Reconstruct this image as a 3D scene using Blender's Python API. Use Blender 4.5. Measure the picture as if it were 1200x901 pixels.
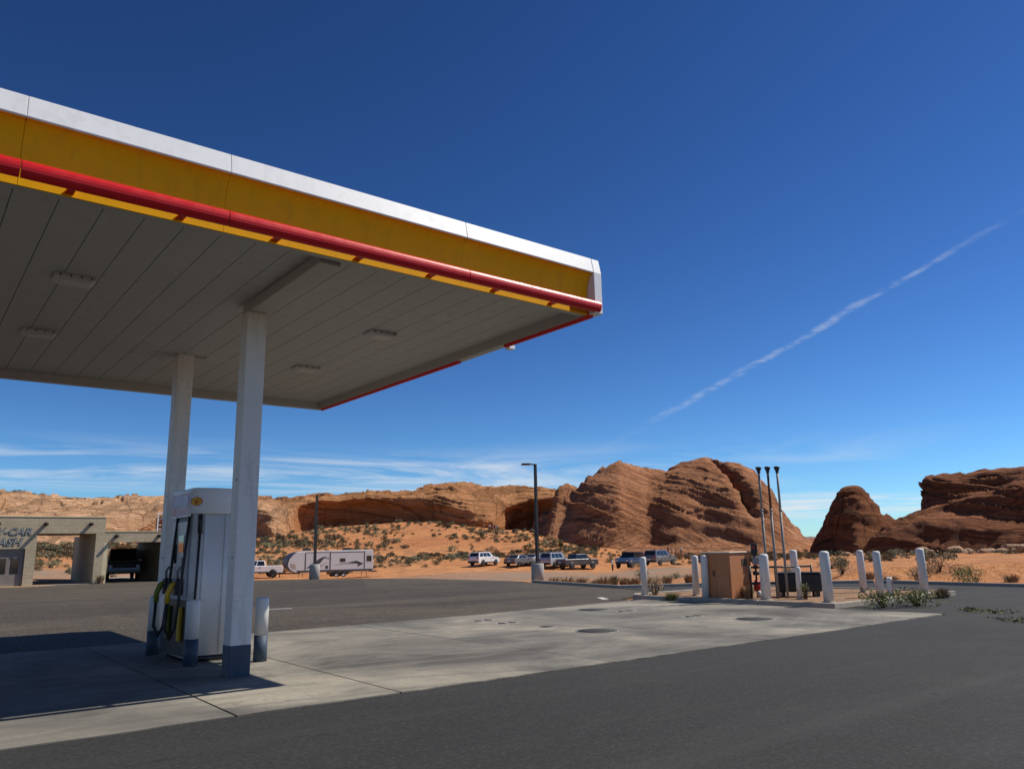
import bpy, bmesh, math, random
import numpy as np
from mathutils import Vector, Matrix, Quaternion
for o in list(bpy.data.objects): bpy.data.objects.remove(o, do_unlink=True)
SC = bpy.context.scene; COL = SC.collection
rad = math.radians
# ------------------------------------------------------------------ camera
F, YAW, PITCH, ROLL, EYE = 915.0, rad(38.136), rad(11.872), rad(-1.008), 1.6
CX, CY = 600.0, 450.5
_d = Vector((math.sin(YAW)*math.cos(PITCH), math.cos(YAW)*math.cos(PITCH), math.sin(PITCH)))
_r = Vector((math.cos(YAW), -math.sin(YAW), 0)); _u = _r.cross(_d)
R2 = _r*math.cos(ROLL)+_u*math.sin(ROLL); U2 = -_r*math.sin(ROLL)+_u*math.cos(ROLL)
cam = bpy.data.cameras.new('camera'); co = bpy.data.objects.new('camera', cam); COL.objects.link(co)
m3 = Matrix((R2, U2, -_d)).transposed(); co.matrix_world = Matrix.Translation((0, 0, EYE)) @ m3.to_4x4()
cam.sensor_width = 36; cam.lens = F/1200*36; cam.clip_start = .05; cam.clip_end = 40000; SC.camera = co
def at(px, py, dist):
    v = _d + R2*((px-CX)/F) - U2*((py-CY)/F); t = dist/math.hypot(v.x, v.y)
    return Vector((v.x*t, v.y*t, EYE+v.z*t))
def azi(px):
    v = at(px, 645, 1); return math.atan2(v.x, v.y)
# ------------------------------------------------------------------ light
S = Vector((4.0, -1.72, 5.0)).normalized()
EL = math.asin(S.z); AZ = math.atan2(S.x, S.y)
w = bpy.data.worlds.new('World'); SC.world = w; w.use_nodes = True
SKY_STRENGTH, SUN_STRENGTH, EXPO = .062, 5.0, 0.0
SKY_GAMMA, SKY_TINT, SKY_LOW = 1.5, (10.0, 15.4, 20.2), (1.0, 2.0, 3.0)
sl = bpy.data.lights.new('sun', 'SUN'); so = bpy.data.objects.new('sun', sl); COL.objects.link(so)
sl.energy = SUN_STRENGTH; sl.angle = rad(.5); sl.color = (1, .935, .82)
so.location = S*300; so.rotation_mode = 'QUATERNION'; so.rotation_quaternion = S.to_track_quat('Z', 'Y')
SC.view_settings.view_transform = 'Standard'; SC.view_settings.look = 'None'
SC.view_settings.exposure = EXPO; SC.view_settings.gamma = 1; SC.view_settings.use_curve_mapping = False

class NT:
    """tiny node helper"""
    def __init__(s, tree): s.t = tree; s.n = tree.nodes; s.l = tree.links; s.n.clear()
    def node(s, typ, ins=None, **props):
        n = s.n.new(typ)
        for k, v in props.items(): setattr(n, k, v)
        for k, v in (ins or {}).items(): s.put(n.inputs[k], v)
        return n
    def put(s, sock, v):
        if hasattr(v, 'is_output'): s.l.new(v, sock)
        elif hasattr(v, 'outputs'): s.l.new(v.outputs[0], sock)
        else:
            if isinstance(v, (tuple, list)) and len(v) == 3 and sock.type == 'RGBA': v = (*v, 1)
            sock.default_value = v
    def math(s, op, a, b=0.0, c=None, clamp=False):
        n = s.n.new('ShaderNodeMath'); n.operation = op; n.use_clamp = clamp
        s.put(n.inputs[0], a); s.put(n.inputs[1], b)
        if c is not None: s.put(n.inputs[2], c)
        return n.outputs[0]
    def rng(s, v, a, b, c=0.0, d=1.0, smooth=False):
        n = s.n.new('ShaderNodeMapRange'); n.clamp = True
        if smooth: n.interpolation_type = 'SMOOTHSTEP'
        for i, q in enumerate((v, a, b, c, d)): s.put(n.inputs[i], q)
        return n.outputs[0]
    def mix(s, f, a, b, mode='MIX'):
        n = s.n.new('ShaderNodeMix'); n.data_type = 'RGBA'; n.blend_type = mode
        s.put(n.inputs[0], f); s.put(n.inputs[6], a); s.put(n.inputs[7], b)
        return n.outputs[2]
    def noise(s, vec, scale, detail=4, rough=.55, dist=0.0):
        n = s.n.new('ShaderNodeTexNoise'); s.put(n.inputs['Vector'], vec)
        n.inputs['Scale'].default_value = scale; n.inputs['Detail'].default_value = detail
        n.inputs['Roughness'].default_value = rough; n.inputs['Distortion'].default_value = dist
        return n.outputs[0]
    def mapping(s, vec, scale=(1, 1, 1), rot=(0, 0, 0), loc=(0, 0, 0)):
        n = s.n.new('ShaderNodeMapping'); s.put(n.inputs[0], vec)
        n.inputs[1].default_value = loc; n.inputs[2].default_value = rot; n.inputs[3].default_value = scale
        return n.outputs[0]
    def ramp(s, f, stops):
        n = s.n.new('ShaderNodeValToRGB'); s.put(n.inputs[0], f); e = n.color_ramp.elements
        while len(e) < len(stops): e.new(.5)
        for i, (p, c) in enumerate(stops): e[i].position = p; e[i].color = (*c, 1)
        return n.outputs[0]
# sky: Nishita plus thin high cloud and one contrail lying on a flat cloud deck
t = NT(w.node_tree)
sky = t.node('ShaderNodeTexSky', sky_type='NISHITA', sun_disc=False, sun_elevation=EL, sun_rotation=AZ,
             altitude=1350, air_density=1.0, dust_density=.25, ozone_density=2.2)
# camera-like grade of the whole sky: deeper, more saturated blue
gm = t.mix(1.0, t.node('ShaderNodeGamma', {0: t.mix(1.0, sky, (.1, .1, .1), 'MULTIPLY'), 1: SKY_GAMMA}), SKY_TINT, 'MULTIPLY')
tc = t.node('ShaderNodeTexCoord'); sep = t.node('ShaderNodeSeparateXYZ', {0: tc.outputs['Generated']})
zc = t.math('MAXIMUM', sep.outputs[2], .012)
px_ = t.math('DIVIDE', sep.outputs[0], zc); py_ = t.math('DIVIDE', sep.outputs[1], zc)
pv = t.node('ShaderNodeCombineXYZ', {0: px_, 1: py_, 2: 0.0}).outputs[0]
wv = t.mapping(pv, (.15, .20, 1), (0, 0, rad(28)), (2.2, .35, 0))
c1 = t.noise(wv, 1.6, 8, .62, 1.3)
c2 = t.noise(t.mapping(pv, (.05, .09, 1), (0, 0, rad(20)), (5.1, 3.3, 0)), 1.0, 3, .5, .4)
cl = t.math('MULTIPLY', t.rng(c1, .40, .62, 0, 1), t.rng(c2, .34, .54, 0, 1))
fade = t.math('MULTIPLY', t.rng(sep.outputs[2], .012, .045, 0, 1, True), t.rng(sep.outputs[2], .085, .14, 1, 0, True))
cl = t.math('MULTIPLY', cl, fade)
# contrail: line through (2.66,.81) along (.536,.844)
dx, dy = .536, .844
ax_ = t.math('SUBTRACT', px_, 2.66); ay_ = t.math('SUBTRACT', py_, .81)
along = t.math('ADD', t.math('MULTIPLY', ax_, dx), t.math('MULTIPLY', ay_, dy))
perp = t.math('SUBTRACT', t.math('MULTIPLY', ax_, dy), t.math('MULTIPLY', ay_, dx))
wob = t.noise(pv, 1.6, 6, .65)
perp = t.math('ADD', perp, t.math('MULTIPLY', t.math('SUBTRACT', wob, .5), .15))
# gentle bow of the trail
perp = t.math('ADD', perp, t.math('MULTIPLY', t.math('MULTIPLY', along, along), .0022))
wid = t.math('ADD', t.math('MULTIPLY', along, .014), .020)
cr = t.rng(t.math('DIVIDE', t.math('ABSOLUTE', perp), wid), .15, 1.15, 1, 0, True)
fl = t.noise(t.mapping(pv, (1, 1, 1), (0, 0, rad(-20)), (0, 0, 0)), 5.5, 6, .7)
cr = t.math('MULTIPLY', cr, t.rng(fl, .40, .62, .05, 1))
cr = t.math('MULTIPLY', cr, t.rng(along, .05, .5, .12, 1)); cr = t.math('MULTIPLY', cr, t.rng(along, 3.2, 4.3, 1, .16)); cr = t.math('MULTIPLY', cr, t.rng(along, 5.5, 7.2, 1, 0))
cov = t.math('ADD', t.math('MULTIPLY', cl, .95), t.math('MULTIPLY', cr, .26), clamp=True)
# pale air low over the horizon, all the way round
hz = t.math('POWER', 2.718, t.math('MULTIPLY', t.math('MAXIMUM', sep.outputs[2], 0.0), -9.0))
gm = t.mix(1.0, gm, t.mix(hz, (0, 0, 0), SKY_LOW), 'ADD')
sk = t.mix(cov, gm, (12.5, 13.0, 13.6))
bg = t.node('ShaderNodeBackground', {0: sk, 1: SKY_STRENGTH}); t.node('ShaderNodeOutputWorld', {0: bg})

# ------------------------------------------------------------------ materials
M = {}
def new_mat(name):
    m = bpy.data.materials.new(name); m.use_nodes = True; M[name] = m; return m, NT(m.node_tree)
def finish(t, color, rough=.7, metal=0.0, bump=None, bstr=.3, bdist=.02, spec=.5, trans=0.0, alpha=None, coat=0.0):
    b = t.node('ShaderNodeBsdfPrincipled')
    t.put(b.inputs['Base Color'], color); t.put(b.inputs['Roughness'], rough); t.put(b.inputs['Metallic'], metal)
    b.inputs['Specular IOR Level'].default_value = spec; b.inputs['Transmission Weight'].default_value = trans
    b.inputs['Coat Weight'].default_value = coat; b.inputs['Coat Roughness'].default_value = .06
    if bump is not None:
        bn = t.node('ShaderNodeBump', {'Height': bump, 'Strength': bstr, 'Distance': bdist}); t.l.new(bn.outputs[0], b.inputs['Normal'])
    t.node('ShaderNodeOutputMaterial', {0: b}); return b
def paint(name, c, rough=.5, metal=0.0, var=.12, scale=3.0, dirt=None, spec=.5, bump=.0, coat=0.0, streak=0.0):
    """painted / plain surface with soft tonal variation, specks of dirt, uneven gloss"""
    m, t = new_mat(name); p = t.node('ShaderNodeTexCoord').outputs['Object']
    n = t.noise(p, scale, 6, .6); n2 = t.noise(p, scale*7, 4, .6)
    a = tuple(v*(1-var) for v in c); b = tuple(min(1, v*(1+var)) for v in c)
    col = t.mix(t.rng(n, .3, .7), a, b)
    if dirt: col = t.mix(t.math('MULTIPLY', t.rng(t.math('MULTIPLY', n, n2), .26, .42), dirt[1]), col, dirt[0])
    if streak:
        sn = t.noise(t.mapping(p, (9, 9, .8)), 1.0, 5, .6); col = t.mix(t.rng(sn, .52, .72, 0, streak), col, tuple(v*.55 for v in (dirt[0] if dirt else c)))
    r = t.rng(n2, .3, .7, max(.02, rough-.08), min(1, rough+.08))
    finish(t, col, r, metal, n2 if bump else None, bump, .01, spec, coat=coat); return m
DUST = ((.30, .19, .11), .55)
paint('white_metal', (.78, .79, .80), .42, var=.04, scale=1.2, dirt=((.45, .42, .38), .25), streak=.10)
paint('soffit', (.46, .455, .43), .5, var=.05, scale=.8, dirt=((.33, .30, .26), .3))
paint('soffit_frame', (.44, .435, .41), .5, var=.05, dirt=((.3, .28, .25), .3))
paint('yellow', (.90, .50, .004), .6, spec=.15, var=.05, scale=1.0, dirt=((.5, .3, .06), .2), streak=.15)
paint('red', (.60, .010, .014), .38, spec=.35, var=.08, scale=1.0)
paint('column_white', (.74, .725, .69), .5, var=.05, scale=2.0, dirt=((.4, .38, .35), .3), streak=.3)
paint('base_blue', (.042, .068, .105), .6, var=.15, scale=4, dirt=((.22, .2, .17), .4))
paint('pump_white', (.76, .745, .715), .32, var=.04, scale=2.0, dirt=((.45, .42, .38), .25))
paint('grey_plastic', (.30, .31, .32), .45, var=.08)
paint('pale_grey', (.52, .53, .54), .4, var=.06)
paint('black_rubber', (.016, .016, .017), .5, var=.2)
paint('black_metal', (.014, .015, .016), .42, var=.25, dirt=((.06, .05, .04), .4))
paint('bronze_metal', (.028, .027, .026), .45, .3, var=.2)
paint('handle_yellow', (.72, .42, .02), .4, var=.1, scale=8)
paint('handle_green', (.22, .24, .02), .45, var=.15, scale=8)
paint('sign_pink', (.55, .34, .40), .45, var=.25, scale=5)
paint('sign_blue', (.42, .45, .62), .45, var=.15, scale=4)
paint('bollard_white', (.72, .72, .71), .6, var=.06, scale=4, dirt=((.34, .28, .22), .6), bump=.15, streak=.4)
paint('tan_steel', (.50, .20, .08), .6, var=.1, scale=2.0, dirt=((.26, .13, .07), .6))
paint('tan_edge', (.66, .55, .42), .6, var=.1)
paint('galvanised', (.26, .25, .24), .6, .15, var=.15, scale=5, dirt=((.2, .14, .1), .4))
paint('rust', (.10, .055, .035), .8, var=.3, scale=9)
paint('kerb_concrete', (.36, .325, .275), .85, var=.18, scale=3, dirt=((.24, .16, .10), .6), bump=.3)
paint('lamp_concrete', (.40, .385, .35), .85, var=.14, scale=3, dirt=((.25, .18, .12), .5), bump=.3)
paint('lid_metal', (.055, .054, .052), .9, 0, spec=.15, var=.2, scale=5, dirt=((.2, .17, .14), .4), bump=.2)
paint('lid_paint', (.33, .31, .285), .8, var=.25, scale=8, dirt=((.1, .09, .08), .6))
paint('road_white', (.62, .61, .58), .8, var=.2, scale=6, dirt=((.1, .1, .095), .8))
paint('brown_door', (.20, .175, .155), .55, var=.1)
paint('viga_wood', (.055, .04, .03), .8, var=.3, scale=6, bump=.4)
paint('letter_dark', (.04, .05, .055), .6, var=.1)
paint('letter_grey', (.33, .36, .36), .6, var=.1)
paint('cream_stucco_lit_pier', (.60, .52, .33), .9, var=.1, scale=3, bump=.3)
paint('skin', (.42, .25, .17), .6, var=.1)
paint('hair', (.03, .02, .015), .6, var=.2)
for nm, c in dict(cloth_white=(.7, .69, .66), cloth_black=(.02, .02, .023), cloth_navy=(.03, .04, .09), cloth_grey=(.2, .2, .21),
                  cloth_denim=(.06, .10, .19), cloth_red=(.4, .04, .04), cloth_tan=(.4, .29, .18)).items(): paint(nm, c, .9, var=.12, scale=12)
for nm, c in dict(car_white=(.80, .80, .79), car_silver=(.46, .48, .50), car_grey=(.16, .17, .18), car_black=(.014, .015, .018),
                  car_blue=(.015, .085, .22), car_navy=(.03, .045, .07), car_darkgrey=(.055, .06, .066)).items():
    paint(nm, c, .28, .15 if c[0] < .6 else 0, var=.05, scale=1, dirt=((.33, .22, .14), .35), coat=.6)
paint('chrome', (.55, .56, .57), .22, 1.0, var=.06)
paint('plastic_trim', (.025, .026, .027), .6, var=.15, dirt=((.2, .13, .08), .4))
paint('tail_red', (.35, .01, .012), .25, var=.1)
paint('lens_clear', (.6, .62, .63), .12, var=.06)
paint('rv_white', (.64, .67, .67), .35, var=.04, scale=.6, dirt=((.42, .34, .26), .25))
paint('rv_stripe', (.05, .053, .058), .4, var=.2)
paint('rv_tan', (.42, .37, .31), .4, var=.1)
m, t = new_mat('glass_dark'); finish(t, (.012, .015, .018), .06, 0, spec=.8)
m, t = new_mat('lens'); finish(t, (.55, .54, .50), .35, 0, spec=.5)

def ground_asphalt(name, a, b, speck, patch, seed, crack=.5, cscale=.16, dust=.1):
    m, t = new_mat(name); p = t.node('ShaderNodeNewGeometry').outputs['Position']
    p = t.mapping(p, loc=(seed, seed*.7, 0))
    big = t.noise(p, .16, 4, .55, .5); mid = t.noise(p, 1.1, 5, .6); fine = t.noise(p, 26, 3, .7)
    col = t.mix(t.rng(big, .32, .68), a, b); col = t.mix(t.math('MULTIPLY', t.rng(mid, .5, .72), patch), col, tuple(v*1.55 for v in b))
    vo = t.node('ShaderNodeTexVoronoi', {'Vector': p, 'Scale': 34.0}); vc = t.node('ShaderNodeSeparateColor', {0: vo.outputs['Color']}).outputs[0]
    col = t.mix(t.rng(vc, .55, 1.0, 0, speck), col, tuple(min(1, v*2.6+.02) for v in b))
    col = t.mix(t.rng(fine, .34, .62, .5, 0), col, tuple(v*.35 for v in a))
    # worn wheel lanes and oil drops
    lane = t.noise(t.mapping(p, (.05, .9, 1), (0, 0, rad(-4))), 1.0, 4, .6, .3)
    col = t.mix(t.rng(lane, .52, .7, 0, .38), col, tuple(v*1.4+.004 for v in b))
    drop = t.noise(p, 4.2, 2, .5); col = t.mix(t.rng(drop, .70, .76, 0, .5), col, tuple(v*.4 for v in a))
    # repaired patches and wandering sealed cracks
    pt = t.node('ShaderNodeTexVoronoi', {'Vector': t.mapping(p, (.06, .16, 1), (0, 0, rad(7))), 'Scale': 1.0}); pc = t.node('ShaderNodeSeparateColor', {0: pt.outputs['Color']}).outputs[0]
    col = t.mix(t.rng(pc, .45, .9, 0, .35), col, tuple(v*.6 for v in a)); col = t.mix(t.rng(pc, .3, .0, 0, .3), col, tuple(v*1.3 for v in b))
    jit = t.node('ShaderNodeTexNoise', {'Vector': p, 'Scale': .5, 'Detail': 5.0, 'Roughness': .65}); wp = t.node('ShaderNodeVectorMath', {0: p, 1: t.node('ShaderNodeVectorMath', {0: jit.outputs['Color'], 1: (2.2, 2.2, 0)}, operation='MULTIPLY').outputs[0]}, operation='ADD').outputs[0]
    ck = t.node('ShaderNodeTexVoronoi', {'Vector': wp, 'Scale': cscale}, feature='DISTANCE_TO_EDGE').outputs['Distance']
    cm = t.math('MULTIPLY', t.rng(ck, .0012, .0035, 1, 0), t.rng(t.noise(p, .1, 2, .5), .45, .6))
    col = t.mix(t.math('MULTIPLY', cm, crack), col, tuple(v*.25 for v in a))
    sd = t.noise(t.mapping(p, (.25, .7, 1)), 1.0, 5, .65); col = t.mix(t.rng(sd, .58, .78, 0, dust), col, (.20, .135, .085))
    h = t.math('ADD', t.math('MULTIPLY', vo.outputs['Distance'], -.5), fine)
    finish(t, col, t.rng(mid, .3, .7, .82, .95), 0, h, .35, .006, .3)
ground_asphalt('asphalt_new', (.031, .0298, .0278), (.043, .041, .0375), .16, .2, 3.0)
ground_asphalt('asphalt_old', (.040, .034, .0265), (.082, .067, .049), .7, .6, 11.0, .8, .2, .3)
# concrete
m, t = new_mat('concrete'); p = t.node('ShaderNodeNewGeometry').outputs['Position']
oi = t.node('ShaderNodeObjectInfo').outputs['Random']
big = t.noise(p, .34, 6, .6, .8); mid = t.noise(t.mapping(p, (.8, 1.1, 1), (0, 0, rad(18))), .9, 6, .64, 1.2); fine = t.noise(p, 22, 4, .65)
col = t.ramp(big, [(.34, (.085, .078, .068)), (.45, (.165, .153, .129)), (.54, (.24, .22, .18)), (.64, (.37, .33, .26))])
col = t.mix(t.rng(mid, .50, .70, 0, .45), col, (.29, .265, .22)); col = t.mix(t.rng(mid, .46, .28, 0, .6), col, (.085, .079, .070))
arc = t.node('ShaderNodeTexWave', {'Vector': t.mapping(p, loc=(-8.0, -24.0, 0)), 'Scale': .62, 'Distortion': 3.2, 'Detail': 4.0, 'Detail Scale': .7}, wave_type='RINGS', rings_direction='Z').outputs['Fac']
am = t.noise(p, .22, 3, .5)
col = t.mix(t.math('MULTIPLY', t.rng(arc, .72, 1.0), t.rng(am, .44, .6, 0, .32)), col, (.28, .262, .225))
arc2 = t.node('ShaderNodeTexWave', {'Vector': t.mapping(p, loc=(-2.0, 6.0, 0)), 'Scale': .48, 'Distortion': 4.0, 'Detail': 4.0}, wave_type='RINGS', rings_direction='Z').outputs['Fac']
col = t.mix(t.math('MULTIPLY', t.rng(arc2, .8, 1.0), t.rng(am, .56, .42, 0, .4)), col, (.10, .094, .085))
spot = t.noise(p, 3.4, 3, .6); col = t.mix(t.rng(spot, .64, .74, 0, .6), col, (.06, .056, .05))
col = t.mix(t.rng(fine, .3, .6, .3, 0), col, (.10, .094, .082))
col = t.mix(t.rng(oi, 0, 1, 0, .25), col, (.13, .125, .112))
finish(t, col, t.rng(mid, .3, .7, .8, .93), 0, t.math('ADD', fine, t.math('MULTIPLY', mid, .6)), .25, .008, .35)
paint('joint', (.035, .033, .03), .9, var=.3, scale=5)
# sand / terrain
m, t = new_mat('sand'); p = t.node('ShaderNodeNewGeometry').outputs['Position']
big = t.noise(p, .028, 5, .6, .6); mid = t.noise(p, .35, 5, .62); fine = t.noise(p, 4.0, 5, .7)
col = t.ramp(big, [(.3, (.42, .15, .05)), (.5, (.56, .235, .085)), (.7, (.62, .31, .14))])
col = t.mix(t.rng(mid, .47, .62, 0, .75), col, (.30, .125, .055)); col = t.mix(t.rng(fine, .50, .66, 0, .6), col, (.66, .38, .21))
sx = t.node('ShaderNodeSeparateXYZ', {0: p})
dist = t.math('SQRT', t.math('ADD', t.math('POWER', sx.outputs[0], 2.0), t.math('POWER', sx.outputs[1], 2.0)))
# graded dirt track between the lot and the parked cars: pale grey-brown gravel
trk = t.math('ADD', dist, t.math('MULTIPLY', t.math('SUBTRACT', mid, .5), 9.0))
tm = t.math('MULTIPLY', t.rng(trk, 44, 50, 0, 1, True), t.rng(trk, 84, 92, 1, 0, True))
tm = t.math('MULTIPLY', tm, t.rng(t.math('DIVIDE', sx.outputs[0], t.math('MAXIMUM', sx.outputs[1], .1)), 1.15, 1.5, 1, 0))
col = t.mix(t.math('MULTIPLY', tm, t.rng(t.noise(p, .12, 4, .6), .35, .6, .35, .9)), col, (.30, .235, .175))
col = t.mix(t.rng(fine, .3, .48, .45, 0), col, (.2, .09, .045))
finish(t, col, .95, 0, t.math('ADD', fine, t.math('MULTIPLY', mid, 2.0)), .8, .22, .2)
m, t = new_mat('dirt'); p = t.node('ShaderNodeNewGeometry').outputs['Position']
mid = t.noise(p, 1.6, 5, .65); fine = t.noise(p, 14, 4, .7)
col = t.ramp(mid, [(.3, (.19, .11, .065)), (.55, (.31, .175, .095)), (.75, (.40, .26, .16))]); col = t.mix(t.rng(fine, .5, .7, 0, .6), col, (.42, .33, .25))
col = t.mix(t.rng(fine, .3, .45, .6, 0), col, (.1, .06, .04)); finish(t, col, .95, 0, fine, .8, .05, .2)
# sandstone: bedding colour bands along a tilted axis, desert varnish streaks
def sandstone(name, light, midc, dark, axis, seed, varnish=.5, bandscale=1.0, con=1.0, redder=None):
    m, t = new_mat(name); p = t.node('ShaderNodeNewGeometry').outputs['Position']; ax = Vector(axis).normalized()
    sp = t.node('ShaderNodeSeparateXYZ', {0: p}); warp = t.noise(p, .05, 3, .5)
    dot = t.node('ShaderNodeVectorMath', {0: p, 1: tuple(ax)}, operation='DOT_PRODUCT').outputs['Value']
    ax2 = Vector((-axis[0]*.9+.12, -axis[1]*.6-.1, 1.0)).normalized(); dot2 = t.node('ShaderNodeVectorMath', {0: p, 1: tuple(ax2)}, operation='DOT_PRODUCT').outputs['Value']
    sets = t.noise(t.mapping(p, (.03, .03, .11), loc=(seed*3, 1, 0)), 1.0, 3, .5, .6); sm = t.rng(sets, .47, .53)
    dd = t.math('ADD', t.math('MULTIPLY', dot, t.math('SUBTRACT', 1.0, sm)), t.math('MULTIPLY', dot2, sm))
    bedz = t.math('ADD', t.math('MULTIPLY', dd, .75*bandscale), t.math('MULTIPLY', warp, 5.0))
    bed = t.node('ShaderNodeCombineXYZ', {0: t.math('MULTIPLY', sp.outputs[0], .035), 1: t.math('MULTIPLY', sp.outputs[1], .035), 2: t.math('ADD', bedz, seed)}).outputs[0]
    b1 = t.noise(bed, 1.0, 7, .66, .15); b2 = t.noise(bed, 3.6, 6, .65, .1); b3 = t.noise(bed, 8.0, 4, .6, .1)
    big = t.noise(p, .035, 4, .55); fine = t.noise(p, 1.8, 6, .7)
    col = t.ramp(b1, [(.28, dark), (.42, midc), (.54, light), (.64, midc), (.8, light)])
    col = t.mix(t.rng(big, .38, .62, 0, .55), col, tuple(.5*(a+b) for a, b in zip(midc, light)))
    col = t.mix(t.rng(b2, .47, .33, 0, .6*con), col, tuple(v*.6 for v in dark))
    col = t.mix(t.rng(b2, .54, .68, 0, .45), col, tuple(min(1, v*1.2) for v in light))
    col = t.mix(t.rng(b3, .48, .36, 0, .5*con), col, tuple(v*.6 for v in dark))
    st = t.noise(t.mapping(p, (.5, .5, .05), loc=(seed, 0, 0)), 1.0, 5, .6)
    col = t.mix(t.math('MULTIPLY', t.rng(st, .54, .7), varnish), col, (.085, .038, .024))
    col = t.mix(t.rng(fine, .58, .75, 0, .35*con), col, tuple(v*.5 for v in dark))
    if redder:   # the cliff is redder sandstone towards one end
        rf = t.rng(t.math('ADD', sp.outputs[0], t.math('MULTIPLY', warp, 16.0)), redder[0], redder[1], 0, 1, True); col = t.mix(rf, col, t.mix(1.0, col, (.82, .66, .52), 'MULTIPLY'))
    jn = t.node('ShaderNodeTexVoronoi', {'Vector': t.mapping(p, (.16, .16, .05), loc=(seed, 0, 0)), 'Scale': 1.0}, feature='DISTANCE_TO_EDGE').outputs['Distance']
    col = t.mix(t.math('MULTIPLY', t.rng(jn, .004, .03, 1, 0), t.rng(big, .42, .6, 0, .75)), col, tuple(v*.3 for v in dark))
    smooth = t.rng(t.noise(p, .07, 3, .5), .38, .6, .35, 1.0); b2 = t.math('MULTIPLY', b2, smooth)
    h = t.math('ADD', t.math('MULTIPLY', b2, 2.2), t.math('ADD', t.math('MULTIPLY', fine, .7), t.math('ADD', b1, t.math('MULTIPLY', b3, 1.0))))
    finish(t, col, .93, 0, h, 1.0, .9, .15)
sandstone('rock_dome', (.60, .29, .15), (.45, .19, .09), (.22, .08, .04), (.29, -.34, 1.0), 2.0, .4, 1.1)
sandstone('rock_cliff', (.82, .51, .30), (.74, .41, .215), (.46, .19, .09), (.22, -.06, 1.0), 7.0, .2, 1.1, .35, (62, 92))
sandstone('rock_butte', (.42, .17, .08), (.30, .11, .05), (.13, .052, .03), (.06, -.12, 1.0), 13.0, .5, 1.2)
sandstone('rock_far', (.30, .22, .19), (.24, .18, .17), (.2, .15, .15), (0, 0, 1), 3.0, .1, .1)
paint('boulder', (.38, .23, .14), .92, var=.3, scale=.6, bump=.6)
paint('cap_rock', (.09, .05, .035), .95, var=.4, scale=.5, bump=.6)
# masonry
m, t = new_mat('block_wall'); p = t.node('ShaderNodeNewGeometry').outputs['Position']
sx = t.node('ShaderNodeSeparateXYZ', {0: p}); bv = t.node('ShaderNodeCombineXYZ', {0: t.math('ADD', sx.outputs[0], sx.outputs[1]), 1: sx.outputs[2]}).outputs[0]
br = t.node('ShaderNodeTexBrick', {'Vector': bv, 'Color1': (.44, .365, .25, 1), 'Color2': (.50, .42, .295, 1), 'Mortar': (.39, .325, .225, 1), 'Scale': 1.0, 'Mortar Size': .012, 'Brick Width': .4, 'Row Height': .2})
n = t.noise(p, 1.2, 6, .6); col = t.mix(t.rng(n, .45, .7, 0, .5), br.outputs['Color'], (.37, .305, .21)); n2 = t.noise(p, 14, 4, .6)
st = t.noise(t.mapping(p, (1.4, 1.4, .15)), 1.0, 5, .6); col = t.mix(t.rng(st, .55, .72, 0, .45), col, (.21, .18, .135))
finish(t, col, .92, 0, t.math('ADD', t.math('MULTIPLY', br.outputs['Fac'], -1.0), n2), .5, .02, .2)
# foliage
def leafmat(name, a, b, c):
    m, t = new_mat(name); g = t.node('ShaderNodeNewGeometry'); p = g.outputs['Position']
    n = t.noise(p, 2.2, 4, .6); r = t.node('ShaderNodeObjectInfo').outputs['Random']; ri = g.outputs['Random Per Island']
    col = t.mix(t.rng(n, .3, .7), a, b); col = t.mix(t.rng(ri, 0, 1, 0, .6), col, c); col = t.mix(t.rng(r, 0, 1, 0, .35), col, tuple(v*.6 for v in a))
    finish(t, col, .85, 0, spec=.2)
leafmat('sage', (.125, .118, .068), (.20, .185, .11), (.27, .235, .14))
leafmat('dry', (.25, .16, .085), (.30, .20, .11), (.36, .27, .16))
leafmat('green', (.085, .11, .03), (.15, .17, .055), (.25, .225, .09))
leafmat('juniper', (.02, .026, .014), (.035, .042, .022), (.05, .05, .03))
paint('twig', (.12, .085, .055), .9, var=.25, scale=9)

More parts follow.
